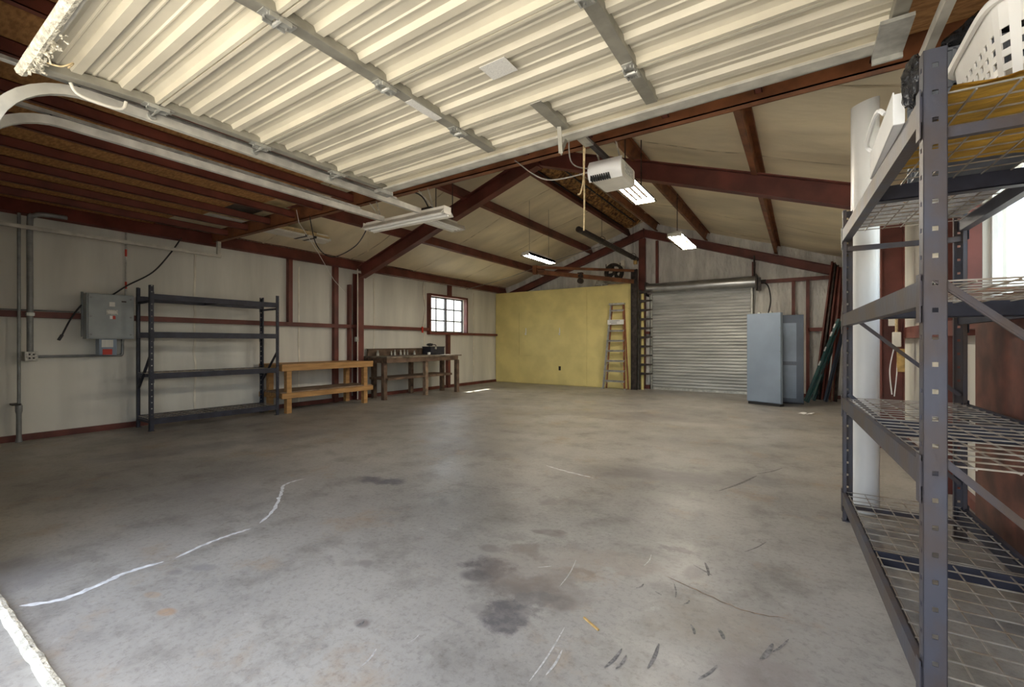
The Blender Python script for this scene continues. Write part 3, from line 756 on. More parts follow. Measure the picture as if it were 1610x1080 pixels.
# ------------------------------------------------------------------ roll-up door
d2 = bpy.data.objects.new('door_2', None); C.objects.link(d2); d2.location = (-2.16, YBK, 0); ORG[d2.name] = V(d2.location)
d2['kind'] = 'structure'; d2['label'] = 'grey steel roll-up door with a round coil on top'
DX0, DX1 = -3.29, -.97
ns_ = 32; ph = 2.50 / ns_
sl = None
for k in range(ns_):
    z0 = .06 + k * ph
    if sl is None:
        vs = []; pr = [(0, 0), (-.012, .010), (-.018, ph * .45), (-.012, ph * .86), (-.002, ph * .93), (-.002, ph)]
        m_ = len(pr)
        vs = [(x, YBK + 0.03 + a_, z0 + h_) for x in (DX0, DX1) for a_, h_ in pr]
        sl = MB().add(vs, [(i, i + 1, m_ + i + 1, m_ + i) for i in range(m_ - 1)]).build('slat', M['slat'], d2)
    else:
        c = sl.copy(); C.objects.link(c); c.parent = d2; c.location = (0, 0, k * ph)
MB().box(DX0, DX1, YBK + .0, YBK + .05, 0, .06).build('bottom_bar', M['galv'], d2)
for x in (DX0 - .03, DX1 + .03): MB().chan((x, YBK + .03, 0), (x, YBK + .03, 2.58), .09, .05, (0, 1, 0), 1 if x > -2 else -1, .008).build('guide_rail', M['galv'], d2)
MB().lathe([(0, 0), (.135, 0), (.135, 2.50), (0, 2.50)], (DX0 - .09, YBK - .10, 2.63), 'X', 24).build('coil_cover', M['coil'], d2, smooth=True)
for x in (DX0 - .11, DX1 + .11):
    MB().box(x - .012, x + .012, YBK - .24, YBK + .1, 2.44, 2.80).build('end_bracket', M['steeldark'], d2)
MB().tube([(DX1 + .11, YBK - .10, 2.64), (DX1 + .30, YBK - .10, 2.64)], .03, 8).box(DX1 + .13, DX1 + .2, YBK - .16, YBK - .04, 2.42, 2.72).build('chain_drive', M['steeldark'], d2)
tag(MB().tube(curve([(DX1 + .2, YBK - .12, 2.62), (-.62, YBK - .3, 2.50), (-.55, 11.2, 2.15), (-.55, 10.35, 1.80)], 8), .014, 6).build('power_cord', M['black']), 'black cord arching from the roll-up door to the grey cabinet', 'cord')
tag(MB().tube([(DX1 + .06, YBK - .06, 2.70), (DX1 + .06, YBK - .06, 3.25)], .02, 8).build('support_rod', M['steeldark']), 'dark rod rising from the roll-up door coil to the rafter', 'rod')

# ------------------------------------------------------------------ jib crane and bar rack by the yellow wall
jc = thing('jib_crane', 'rust-red wall jib crane with a hoist trolley above yellow wall', 'jib crane', (-3.6, 11.44, 0))
MB().ibeam((-3.62, 11.40, 0), (-3.62, 11.40, 3.12), .15, .10, (1, 0, 0), .014).build('mast', M['steeldark'], jc)
tip = V((-5.55, 9.62, 0))
MB().bar((-3.62, 11.36, 3.08), tip + V((0, 0, 3.10)), .06, .06).build('top_arm', M['rust'], jc)
MB().ibeam((-3.62, 11.36, 2.80), tip + V((0, 0, 2.99)), .10, .08, (0, 0, 1), .012).build('lower_arm', M['rust'], jc)
MB().box(tip.x - .05, tip.x + .05, tip.y - .05, tip.y + .05, 2.92, 3.14).build('tip_plate', M['rust'], jc)
c = V((-3.62, 11.36, 2.80)).lerp(tip + V((0, 0, 2.99)), .55)
ho = MB(); ho.box(c.x - .06, c.x + .06, c.y - .05, c.y + .05, c.z - .05, c.z + .09)
ho.lathe([(0, -.05), (.07, -.05), (.07, .05), (0, .05)], (c.x, c.y, c.z - .12), 'Y', 12); ho.build('hoist_trolley', M['steeldark'], jc)
br = thing('bar_rack', 'narrow rack of short red steel arms beside roll-up door', 'rack', (-3.44, 11.62, 0))
MB().box(-3.50, -3.44, 11.60, 11.66, 0, 2.52).build('upright', M['yellow'], br)
for i in range(10):
    z = .38 + i * .235
    MB().add([(-3.50, 11.50, z), (-3.50, 11.50, z + .07), (-3.50, 11.56, z), (-3.50, 11.56, z + .07), (-3.20, 11.50, z + .03), (-3.20, 11.50, z + .06), (-3.20, 11.56, z + .03), (-3.20, 11.56, z + .06)],
             [(0, 1, 3, 2), (4, 6, 7, 5), (0, 4, 5, 1), (2, 3, 7, 6), (0, 2, 6, 4), (1, 5, 7, 3)]).build('arm', M['steeldark'], br)
MB().box(-3.535, -3.50, 11.50, 11.62, 0, 2.6).build('back_post', M['steeldark'], br)
# exhaust fan, crumpled sheet
q = P(966, 429, Y=YB - .14)
fan = thing('exhaust_fan', 'round dark exhaust fan in the gable behind the jib crane', 'fan', (q.x, YB - .1, q.z - .25))
MB().lathe([(.19, .06), (.25, .06), (.255, -.12), (.19, -.12), (.19, .06)], (q.x, YB - .12, q.z), 'Y', 28).build('ring', M['steeldark'], fan, smooth=True)
for k in range(4):
    a = k * math.pi / 2 + .5; d = V((math.cos(a), 0, math.sin(a))); e = V((-math.sin(a), .35, math.cos(a)))
    c = V((q.x, YB - .12, q.z)); ps = [c + d * .04 - e * .03, c + d * .17 - e * .08, c + d * .18 + e * .06, c + d * .04 + e * .03]
    MB().add(ps + [p + V((0, .004, 0)) for p in ps], [(0, 1, 2, 3), (7, 6, 5, 4), (0, 4, 5, 1), (1, 5, 6, 2), (2, 6, 7, 3), (3, 7, 4, 0)]).build('blade', M['black'], fan)
MB().lathe([(0, -.05), (.05, -.05), (.06, .04), (0, .04)], (q.x, YB - .12, q.z), 'Y', 14).build('hub', M['steeldark'], fan)
MB().box(q.x - .27, q.x + .27, YB - .075, YB - .045, q.z - .27, q.z + .27).build('mount_board', M['offwhite'], fan)
for a in (-.2, .2): MB().box(q.x + a - .01, q.x + a + .01, YB - .25, YB - .235, q.z - .24, q.z + .24).build('guard_bar', M['steeldark'], fan)
MB().box(q.x + .20, q.x + .29, YB - .2, YB - .08, q.z + .17, q.z + .31).build('wiring_box', M['offwhite'], fan)
def crumple(name, c, r, m, seed, sq=(1, 1, 1), par=None, amp=.45, f=3.0, nu=26, nv=18):
    c = V(c)
    def fn(u, v):
        t = u * 2 * math.pi; ph_ = v * math.pi
        d = V((math.sin(ph_) * math.cos(t), math.sin(ph_) * math.sin(t), math.cos(ph_)))
        if v in (0, 1): d = V((0, 0, 1 if v == 0 else -1))
        k_ = 1 + amp * noise.noise(d * f + V((seed, 0, 0))) + amp * .5 * noise.noise(d * f * 2.6 + V((0, seed, 0)))
        return c + V((d.x * sq[0], d.y * sq[1], d.z * sq[2])) * r * k_
    return MB().grid(fn, nu, nv).build(name, m, par, smooth=True)
q = P(950, 448, Y=yp + .03)
tag(crumple('crumpled_sheet', (q.x - .1, yp + .05, 2.86), .14, M['galv'], 3, (1.1, .6, .55)), 'crumpled grey plastic lying on top of the yellow partition', 'plastic sheet')
tag(MB().box(q.x + .1, q.x + .85, yp + .03, yp + .1, 2.768, 2.80).build('shelf_board', M['palewood']), 'thin pale board lying along the yellow partition top', 'board')

# ------------------------------------------------------------------ step ladder
ld = thing('step_ladder', 'closed orange step ladder with worn aluminium treads against yellow wall', 'ladder', (-4.12, 11.3, 0))
bL, bR, tL, tR = V((-4.42, 11.24, 0)), V((-3.81, 11.24, 0)), V((-4.27, 11.43, 2.24)), V((-3.90, 11.43, 2.24))
for a, b2 in ((bL, tL), (bR, tR)):
    MB().chan(a, b2, .075, .03, (0, -1, 0), 1 if a is bL else -1, .005, .006).build('rail', M['orange'] if a is bR else M['alu'], ld)
for k in range(8):
    t = .10 + k * .118
    if k == 7: t = .93
    a, b2 = bL.lerp(tL, t), bR.lerp(tR, t)
    MB().box(a.x, b2.x, a.y - .055, a.y + .03, a.z - .012, a.z + .012).box(a.x, b2.x, a.y - .055, a.y - .048, a.z - .035, a.z).build('tread', M['alu'], ld)
    if k < 3:
        for e, s in ((a, 1), (b2, -1)):
            MB().bar((e.x + s * .01, e.y, e.z - .16), (e.x + s * .14, e.y, e.z - .01), .004, .02, (0, 1, 0)).build('brace', M['alu'], ld)
MB().box(tL.x - .02, tR.x + .02, 11.34, 11.49, 2.22, 2.27).build('top_cap', M['alu'], ld, bevel=.008)
for a, b2 in ((V((-4.39, 11.44, 0)), V((-4.24, 11.465, 2.2))), (V((-3.79, 11.44, 0)), V((-3.91, 11.465, 2.2)))):
    MB().bar(a, b2, .03, .03, (0, 1, 0)).build('rear_leg', M['orange'], ld)
zl = bL.lerp(tL, .78)
MB().box(zl.x - .01, -3.87, zl.y - .075, zl.y - .058, zl.z - .05, zl.z + .08).build('tool_tray', M['white'], ld, bevel=.004)
for i, (dx, wd_) in enumerate(((.05, .28), (.05, .2), (.09, .16))):
    MB().box(zl.x + dx, zl.x + dx + wd_, zl.y - .077, zl.y - .0745, zl.z + .045 - i * .035, zl.z + .058 - i * .035).build('label_print', M['conduit'], ld)
for e in (bL, bR): MB().box(e.x - .03, e.x + .03, e.y - .04, e.y + .04, 0, .03).build('foot', M['galv'], ld)

# wall hooks, outlet on the partition
for px in (827, 880):
    q = P(px, 521, Y=yp - .006)
    h = MB(); h.box(q.x - .012, q.x + .012, yp - .014, yp - .005, q.z - .11, q.z + .10); h.tube(curve([(q.x, yp - .01, q.z - .06), (q.x, yp - .06, q.z - .10), (q.x, yp - .07, q.z - .05)], 5), .008, 6)
    tag(h.build('wall_hook', M['white']), 'small white hook screwed to the yellow partition', 'hook', 'white hooks on the yellow partition')
q = P(880, 579, Y=yp - .006)
tag(MB().box(q.x - .035, q.x + .035, yp - .012, yp - .005, q.z - .06, q.z + .06).build('wall_outlet', M['steeldark'], bevel=.002), 'dark power outlet low on the yellow partition', 'outlet')

# ------------------------------------------------------------------ grey cabinets and leaning metal in the far corner
cb = thing('metal_cabinet', 'tall pale blue-grey steel cabinet standing by the roll-up door', 'cabinet', (-.55, 10.1, 0))
a0, a1 = V((-.91, 10.06, 0)), V((-.31, 9.81, 0)); ux = (a1 - a0).normalized(); uy = V((-ux.y, ux.x, 0)); W_ = (a1 - a0).length
Mx = Matrix(((ux.x, uy.x, 0, a0.x), (ux.y, uy.y, 0, a0.y), (0, 0, 1, 0), (0, 0, 0, 1)))
MB(Mx).box(0, W_, .012, .07, .05, 1.79).build('body', M['bluegrey'], cb, bevel=.004)
MB(Mx).box(.008, W_ - .008, -.006, .012, .062, 1.785).build('front_panel', M['bluegrey'], cb, bevel=.003)
MB(Mx).box(.03, W_ - .02, .0, .16, 0, .05).build('plinth', M['black'], cb)
for z in (.5, 1.05, 1.35, 1.5): MB(Mx).lathe([(0, -.008), (.009, -.008), (.009, 0)], (W_ - .02, -.003, z), 'Y', 8).build('screw', M['conduit'], cb)
for x in (.2, .42): MB(Mx).box(x, x + .05, .02, .06, 1.79, 1.815).build('lifting_lug', M['galv'], cb)
cb2 = thing('panel_door', 'dark blue-grey steel panel with two inset frames behind pale cabinet', 'metal panel', (-.13, 10.5, 0))
dx0, dx1, dy = -.36, .05, 10.46
MB().box(dx0, dx1, dy, dy + .10, .03, 1.77).build('body', M['bluedark'], cb2, bevel=.004)
for z0, z1 in ((.83, 1.62), (.10, .78)):
    fr = MB(); a_, b2 = dx0 + .05, dx1 - .11
    fr.box(a_, a_ + .012, dy - .008, dy, z0, z1); fr.box(b2 - .012, b2, dy - .008, dy, z0, z1); fr.box(a_, b2, dy - .008, dy, z0, z0 + .012); fr.box(a_, b2, dy - .008, dy, z1 - .012, z1)
    fr.build('inset_frame', M['bluedark'], cb2)
    MB().box(a_ + .012, b2 - .012, dy - .003, dy, z0 + .012, z1 - .012).build('inset_panel', M['bluemid'], cb2)
MB().box(dx0, dx1, dy - .004, dy, .79, .81).build('cross_rail', M['bluedark'], cb2)
MB().box(dx0 + .02, dx1, dy + .01, dy + .09, 0, .03).build('plinth', M['black'], cb2)

def lean(name, p, q, dep, fl, m, label, cat, grp, kind='chan'):
    mb = MB()
    if kind == 'chan': mb.chan(p, q, dep, fl, (-.6, -1, .3), 1, .006)
    else: mb.bar(p, q, dep, fl, (-.6, -1, .3))
    return tag(mb.build(name, m), label, cat, grp)
def up(px, py, px2, py2, Y1, Y2, off=(0, 0, 0)):
    p = P(px, py); p.z = .04; q = P(px2, py2, Y=Y2); return p, q
tealL = 'teal painted steel channel leaning in the corner past the dark panel'
p = P(1266, 634); q = P(1318, 503, Y=11.35)
t1 = lean('steel_channel', p + V((0, 0, .04)), q, .11, .05, M['teal'], 'bright teal steel channel with white tags leaning in the corner', 'steel channel', 'leaning steel channels')
for t in (.45, .62, .8, .9):
    c = p.lerp(q, t); 
    MB().bar(c + V((-.03, -.075, .0)), c + (q - p).normalized() * .10 + V((-.03, -.075, 0)), .03, .004, (-.6, -1, .3)).build('white_tag', M['paper'], t1)
for i, (px, py, px2, py2, dy_, m_, lb) in enumerate((
        (1277, 632, 1321, 506, 1.05, 'teal', 'narrow dark teal channel leaning right behind the bright teal one'),
        (1296, 634, 1326, 512, .9, 'bluedark', 'blue-grey steel channel leaning beside the wire rack post'))):
    p = P(px, py); q = P(px2, py2, Y=min(p.y + dy_, 11.45))
    lean('steel_channel', p + V((0, 0, .04)), q, .08, .04, M[m_], lb, 'steel channel', 'leaning steel channels')
for i, (px, py, px2, py2, dy_) in enumerate(((1281, 631, 1309, 412, 1.0), (1287, 632, 1314, 416, 1.05), (1293, 632, 1318, 420, .95), (1305, 633, 1323, 425, .7))):
    p = P(px, py); q = P(px2, py2, Y=11.55)
    lean('steel_purlin', p + V((0, 0, .05)), q, .11, .035, M['red'] if i != 1 else M['steeldark'], 'long red-brown steel purlin leaning upright in the back corner' if i != 1 else 'long dark grey steel purlin leaning among the red-brown ones', 'steel purlin', 'leaning purlins in the corner')
for i, (px, px2) in enumerate(((1306, 1316), (1313, 1321))):
    p = P(px, 633); q = P(px2, 520, Y=11.5)
    lean('wood_post', p + V((0, 0, .02)), q, .05, .05, M['oldwood_l'] if i == 0 else M['steeldark'], 'tan wooden post leaning low beside the steel channels' if i == 0 else 'dark bar leaning low beside the tan wooden post', 'post', None, 'bar')
p = P(1264, 650)
tag(MB().grid(lambda u, v: (p.x - .09 + .2 * u + .05 * v, p.y - .10 + .22 * v - .06 * u, .004 + .03 * (max(0, u - .55)) + .006 * math.sin(9 * u)), 8, 4).build('paper_sheet', M['paper']), 'curled white paper lying on the concrete near the pale cabinet', 'paper')

# ------------------------------------------------------------------ wire shelving racks
def rack(origin, yaw, Ln, Dp, H_, levels, label, mats, deck_levels, pitch=.083, detail=True):
    ox, oy = origin; c_, s_ = math.cos(yaw), math.sin(yaw)
    # local: x = depth away from the aisle, y = along the rack
    T = lambda flip: Matrix(((c_ * flip, -s_, 0, ox), (s_ * flip, c_, 0, oy), (0, 0, 1, 0), (0, 0, 0, 1)))
    Mx = T(mats.get('flip', 1))
    root = thing('storage_rack', label, 'shelving rack', (ox, oy, 0))
    pw, pd, t = .056, .045, .0025; hs = .0145
    def plate(mb, o, u, nrm, wd):
        # perforated strip: width along u, thickness along nrm
        o, u, nrm = V(o), V(u), V(nrm)
        def bx(a0_, a1_, z0, z1):
            ps = [o + u * a_ + nrm * e + V((0, 0, z)) for a_ in (a0_, a1_) for e in (0, t) for z in (z0, z1)]
            mb.add(ps, [(0, 1, 3, 2), (4, 6, 7, 5), (0, 4, 5, 1), (2, 3, 7, 6), (0, 2, 6, 4), (1, 5, 7, 3)])
        e = (wd - hs) / 2
        bx(0, e, 0, H_); bx(e + hs, wd, 0, H_)
        z = 0; zz = pitch * .6
        while zz + hs < H_:
            bx(e, e + hs, z, zz); z = zz + hs; zz += pitch
        bx(e, e + hs, z, H_)
    for ix in (0, 1):
        for iy in (0, 1):
            x = 0 if ix == 0 else Dp; y = 0 if iy == 0 else Ln
            sx = 1 if ix == 0 else -1; sy = 1 if iy == 0 else -1
            mb = MB(Mx)
            plate(mb, (x, y, 0), (sx, 0, 0), (0, sy, 0), pw)          # end face
            plate(mb, (x, y, 0), (0, sy, 0), (sx, 0, 0), pd)          # aisle face
            mb.box(*sorted((x + sx * (pw - t), x + sx * pw)), *sorted((y, y + sy * .022)), 0, H_)
            mb.box(*sorted((x, x + sx * .02)), *sorted((y + sy * (pd - t), y + sy * pd)), 0, H_)
            mb.box(*sorted((x - sx * .004, x + sx * (pw + .008))), *sorted((y - sy * .004, y + sy * (pd + .01))), 0, .006)
            mb.build('post', M[mats['post']], root)
    for li, z in enumerate(levels):
        for ix in (0, 1):
            x = -.004 if ix == 0 else Dp + .004; sx = 1 if ix == 0 else -1
            mb = MB(Mx)
            hgt = .078
            xa, xb = sorted((x, x + sx * .042)); xc = x + sx * .020
            mb.box(xa, xb, .012, Ln - .012, z - hgt, z - .018); xa2, xb2 = sorted((x, xc)); mb.box(xa2, xb2, .012, Ln - .012, z - .018, z)
            bmat = M[mats['beam_front'] if ix == 0 else mats['beam_back']]
            bo = mb.build('shelf_beam', bmat, root)
            for y in (0, Ln):
                sy = 1 if y == 0 else -1
                pb = MB(Mx); pb.box(*sorted((x - sx * .003, x + sx * .0)), *sorted((y + sy * .006, y + sy * .048)), z - .13, z + .02)
                pb.build('end_bracket', bmat, bo)
        # cross supports
        for f in (.5,):
            MB(Mx).box(.02, Dp - .02, Ln * f - .03, Ln * f - .022, z - .075, z - .006).box(.02, Dp - .02, Ln * f - .03, Ln * f + .03, z - .075, z - .069).build('cross_support', M[mats['dark']], root)
        if z in deck_levels:
            for dk in range(2):
                mb = MB(Mx); r_ = .0024
                y0, y1 = Ln * dk / 2 + .012, Ln * (dk + 1) / 2 - .012; x0, x1 = .022, Dp - .022
                nx_ = max(2, int((x1 - x0) / .092)); ny_ = int((y1 - y0) / .092)
                for i in range(nx_ + 1):
                    xx = x0 + .008 + (x1 - x0 - .016) * i / nx_; mb.bar((xx, y0, z - .010), (xx, y1, z - .010), r_ * 2, r_ * 2)
                for j in range(ny_ + 1):
                    yy = y0 + (y1 - y0) * j / ny_; mb.bar((x0, yy, z - .0055), (x1, yy, z - .0055), r_ * 2, r_ * 2)
                mb.build('wire_deck', M['wire'], root, kind='stuff')
    # end-frame braces
    for iy in (0, 1):
        y = .02 if iy == 0 else Ln - .02
        zs = [(z_, 0) for z_ in mats['horiz']]
        for z_, _ in zs: MB(Mx).box(.02, Dp - .02, y - .012, y + .012, z_ - .016, z_ + .016).build('brace', M[mats['post']], root)
        for za, zb3 in mats['diag']:
            MB(Mx).bar((.03, y, za), (Dp - .03, y, zb3), .012, .034, (0, 1, 0)).bar((.03, y - .012, za), (Dp - .03, y - .012, zb3), .022, .006, (0, 1, 0)).build('brace', M[mats['post']], root)
    return root
LV = (1.965, 1.395, .835, .195)
rC, rA = V((.316, 1.838, 0)), V((.238, 3.79, 0))
dv = rA - rC; yawR = math.atan2(-dv.x, dv.y); RL = dv.length
rk = rack((rC.x, rC.y), yawR, RL, .61, 2.10, LV, 'large blue-grey steel rack with wire decks holding a laundry basket', dict(post='rackrust', beam_front='rackrust', beam_back='rackdark', dark='rackdark', horiz=(1.84, .10), diag=((1.40, .88), (.86, .34))), LV)
rl0, rl1 = V((-7.43, 2.40, 0)), V((-7.36, 4.15, 0)); dv = rl1 - rl0
rack((rl0.x, rl0.y), math.atan2(-dv.x, dv.y), dv.length, .57, 2.0, (1.88, 1.36, .79, .17), 'empty dark steel shelving rack beside the electrical panel', dict(flip=-1, post='rackdark', beam_front='rackdark', beam_back='rackdark', dark='rackdark', horiz=(1.78, .12), diag=((1.05, .55),)), (.79, .17), .084)

# on the big rack's top shelf
TX = lambda x, y, z: V((rC.x + x * math.cos(yawR) - y * math.sin(yawR), rC.y + x * math.sin(yawR) + y * math.cos(yawR), z))
zt = LV[0] + .001
def cloth(u, v):
    x = .075 + .51 * u; y = .03 + .74 * v
    return TX(x, y, zt + .008 + .006 * noise.noise((x * 9, y * 5, 0)) + .004 * noise.noise((x * 25, y * 16, 3)))
mb = MB().grid(cloth, 40, 60)
mb.grid(lambda u, v: cloth(u, v) + V((0, 0, .010 + .012 * max(0, noise.noise((u * 6, v * 9, 5))))), 40, 60)
tag(mb.build('folded_cloth', M['tarp'], smooth=True), 'mustard yellow cloth spread on the top wire shelf', 'cloth')
zc_ = zt + .042
# laundry basket standing on the cloth
bs = thing('laundry_basket', 'white plastic laundry basket with square holes standing on mustard cloth', 'basket', (.70, 2.30, zc_))
def rrect(hw, hh, n_, e=.30):
    out = []
    for k in range(n_):
        t = 2 * math.pi * (k + .5) / n_
        c2, s2 = math.cos(t), math.sin(t)
        out.append((math.copysign(abs(c2) ** e, c2) * hw, math.copysign(abs(s2) ** e, s2) * hh))
    return out
def even(pts, n_):                                   # respace a closed outline
    L_ = [0]
    q = pts + [pts[0]]
    for a_, b2 in zip(q, q[1:]): L_.append(L_[-1] + math.hypot(b2[0] - a_[0], b2[1] - a_[1]))
    out = []; i = 0
    for k in range(n_):
        t = L_[-1] * k / n_
        while L_[i + 1] < t: i += 1
        f = (t - L_[i]) / (L_[i + 1] - L_[i]); out.append((q[i][0] + (q[i + 1][0] - q[i][0]) * f, q[i][1] + (q[i + 1][1] - q[i][1]) * f))
    return out
bcx, bcy, bh = .70, 2.32, .31
nB, rB = 60, 14
vs = []; fs = []
for j in range(rB + 1):
    t = j / rB
    for x, y in even(rrect(.140 + .035 * t, .225 + .040 * t, 240), nB): vs.append((bcx + x, bcy + y, zc_ + bh * t))
for j in range(rB):
    for k in range(nB):
        if 1 <= j <= rB - 4 and j % 2 == 1 and k % 2 == 0: continue
        k1 = (k + 1) % nB; fs.append((j * nB + k, j * nB + k1, (j + 1) * nB + k1, (j + 1) * nB + k))
fs.append(tuple(range(nB))[::-1])
bo = MB().add(vs, fs).build('tub', M['white'], bs)
so2 = bo.modifiers.new('wall', 'SOLIDIFY'); so2.thickness = .005
for x, y in ((0, 0),):
    rim = [(bcx + a_, bcy + b2, zc_ + bh) for a_, b2 in even(rrect(.186, .276, 240), 60)]; rim.append(rim[0])
    MB().tube(rim, .013, 6).build('rim', M['white'], bs, smooth=True)
# grey crate
gc = thing('plastic_crate', 'grey ribbed plastic crate behind the white laundry basket', 'crate', (.65, 2.72, zt))
cx0, cx1, cy0, cy1, cz0, cz1 = .47, .80, 2.64, 3.0, zt + .03, zt + .50
for nm, (a0_, a1_, b0_, b1_) in dict(front=(cx0, cx1, cy0, cy0 + .005), back=(cx0, cx1, cy1 - .005, cy1), left=(cx0, cx0 + .005, cy0, cy1), right=(cx1 - .005, cx1, cy0, cy1)).items():
    mb = MB(); lb = mb.box
    lb(a0_, a1_, b0_, b1_, cz0, cz1)
    g = .014
    for k in range(7):
        z = cz0 + (cz1 - cz0) * k / 6
        if nm in ('front', 'left'): lb(a0_ - g, a1_ + g, b0_ - g, b1_ + g, z - .005, z + .005)
    for k in range(5):
        if nm == 'front': x = cx0 + (cx1 - cx0) * k / 4; lb(x - .006, x + .006, b0_ - g, b1_, cz0, cz1)
        if nm == 'left': y = cy0 + (cy1 - cy0) * k / 4; lb(a0_ - g, a1_, y - .006, y + .006, cz0, cz1)
    mb.build('side_wall', M['crate'], gc)
MB().box(cx0, cx1, cy0, cy1, cz0 - .008, cz0).build('bottom', M['crate'], gc)
tag(crumple('plastic_bag', (.72, 2.82, cz1 + .10), .15, M['blackbag'], 11, (1.05, 1.35, .6), None, .22, 2.2, 48, 32), 'shiny black plastic bag heaped on top of the grey crate', 'plastic bag')
tag(crumple('plastic_bag', (.318, 1.968, zt + .10), .048, M['blackbag'], 23, (.75, 1.1, 1.7), None, .22, 2.2, 36, 24), 'small shiny black plastic bag beside the white tray on the top shelf', 'plastic bag')
ty = thing('plastic_tray', 'white shallow plastic tray standing along the top shelf edge', 'tray', (.32, 2.32, zt))
tb = MB()
tb.box(.272, .305, 2.05, 2.66, zt + .002, zt + .008); tb.box(.272, .277, 2.05, 2.66, zt + .002, zt + .12); tb.box(.300, .305, 2.05, 2.66, zt + .002, zt + .10)
tb.box(.272, .305, 2.045, 2.05, zt + .002, zt + .11); tb.box(.272, .305, 2.66, 2.665, zt + .002, zt + .11)
tb.build('tub', M['white'], ty, bevel=.002)
MB().tube(curve([(.268, 2.20, zt + .11), (.25, 2.24, zt + .135), (.25, 2.55, zt + .135), (.268, 2.59, zt + .11)], 5), .009, 6).build('handle', M['white'], ty)
vs = [TX(x, y, z) for x in (.04, .57) for y in (1.03, 1.9) for z in (zt + .0, zt + .0015)]
pc = MB().add([TX(x, y, z) for x in (.30, .575) for y in (1.20, 1.9) for z in (zt + .002, zt + .03)], [(0, 1, 3, 2), (4, 6, 7, 5), (0, 4, 5, 1), (2, 3, 7, 6), (0, 2, 6, 4), (1, 5, 7, 3)]).build('flat_carton', M['print'])
tag(pc, 'flattened printed carton lying on the top wire shelf by the wall', 'carton')
pc = MB().add([TX(x, y, z) for x in (.04, .29) for y in (1.30, 1.91) for z in (zt + .002, zt + .02)], [(0, 1, 3, 2), (4, 6, 7, 5), (0, 4, 5, 1), (2, 3, 7, 6), (0, 2, 6, 4), (1, 5, 7, 3)]).build('flat_carton', M['print'])
tag(pc, 'small printed carton flat on the top wire shelf corner by the white pipe', 'carton')
ob = MB().add([TX(x, y, z) for x in (.25, .55) for y in (.5, .56) for z in (LV[1] + .0, LV[1] + .012)], [(0, 1, 3, 2), (4, 6, 7, 5), (0, 4, 5, 1), (2, 3, 7, 6), (0, 2, 6, 4), (1, 5, 7, 3)]).build('wood_strip', M['orange'])
tag(ob, 'orange-brown strip lying on the second wire shelf', 'strip')

# white pipe beside the rack
pb = P(1360, 803); pp = thing('pvc_pipe', 'tall white plastic pipe standing upright behind the wire rack', 'pipe', (pb.x, pb.y, 0))
N_ = 32; R_ = .082; vs = []; fs = []
for rr in (R_, R_ - .006):
    for zz in (0, 1):
        for k in range(N_):
            t = 2 * math.pi * k / N_; x, y = rr * math.cos(t), rr * math.sin(t)
            vs.append((pb.x + x, pb.y + y, 0 if zz == 0 else 2.925 + .32 * (x * CS + y * SN)))
for k in range(N_):
    k1 = (k + 1) % N_
    fs += [(k, k1, N_ + k1, N_ + k), (2 * N_ + k1, 2 * N_ + k, 3 * N_ + k, 3 * N_ + k1), (N_ + k, N_ + k1, 3 * N_ + k1, 3 * N_ + k), (k1, k, 2 * N_ + k, 2 * N_ + k1)]
MB().add(vs, fs).build('tube', M['pvc'], pp, smooth=True)

# on the right wall
tag(MB().box(XR - .125, XR - .105, 2.7, 4.08, 0, 1.46).build('metal_sheet', M['brownsheet']), 'rust-brown painted sheet standing against the wall under the rack-side window', 'metal sheet')
cx = XR - .29; cy = YMID + .48
hk = thing('hanging_brush', 'pale handled brush hanging with a tan tag on the red column', 'brush', (cx, cy - .12, 1.2))
MB().tube([(cx + .12, cy - .10, 1.56), (cx + .12, cy - .10, 1.33)], .014, 8).build('handle', M['rope'], hk)
MB().box(cx + .08, cx + .16, cy - .125, cy - .085, 1.16, 1.33).build('bristle_head', M['offwhite'], hk, bevel=.01)
MB().box(cx + .12, cx + .19, cy - .115, cy - .105, .88, 1.14).build('tan_tag', M['gold'], hk, bevel=.004)
MB().tube(curve([(cx + .10, cy - .10, 1.16), (cx + .06, cy - .11, .9), (cx + .08, cy - .1, .62)], 6), .006, 6).tube(curve([(cx + .13, cy - .10, 1.14), (cx + .12, cy - .11, .85), (cx + .10, cy - .1, .6)], 6), .006, 6).build('cord', M['white'], hk)
tag(MB().box(cx + .05, cx + .11, cy - .10, cy - .076, 1.40, 1.49).build('switch_box', M['offwhite'], bevel=.004), 'small white switch box on the red column by the brush', 'switch')

# ------------------------------------------------------------------ electrical gear on the left wall
ep = thing('electrical_panel', 'grey electrical cabinet with plates on the wall beside dark rack', 'electrical panel', (XL + .2, 2.10, 1.26))
E0 = XL + .104
MB().box(E0, E0 + .165, 1.855, 2.35, 1.262, 1.865).build('body', M['greybox'], ep, bevel=.004)
MB().box(E0 + .165, E0 + .18, 1.87, 2.335, 1.277, 1.852).build('front_cover', M['greybox'], ep, bevel=.004)
xf = E0 + .18
MB().box(xf, xf + .004, 2.05, 2.17, 1.59, 1.655).build('name_plate', M['label'], ep); MB().box(xf + .003, xf + .006, 2.065, 2.155, 1.604, 1.641).build('plate_print', M['notice'], ep)
MB().box(xf, xf + .002, 2.08, 2.14, 1.70, 1.76).build('paper_label', M['notice'], ep)
MB().box(xf, xf + .002, 2.21, 2.26, 1.765, 1.783).build('maker_badge', M['steeldark'], ep)
MB().box(xf, xf + .002, 2.085, 2.115, 1.53, 1.575).build('warning_label', M['paper'], ep); MB().box(xf, xf + .002, 2.115, 2.145, 1.53, 1.575).build('warning_label', M['redlab'], ep)
for y in (1.895, 2.31):
    for z in (1.32, 1.56, 1.81): MB().lathe([(0, .006), (.012, .006), (.012, 0)], (xf, y, z), 'X', 8).build('screw', M['conduit'], ep)
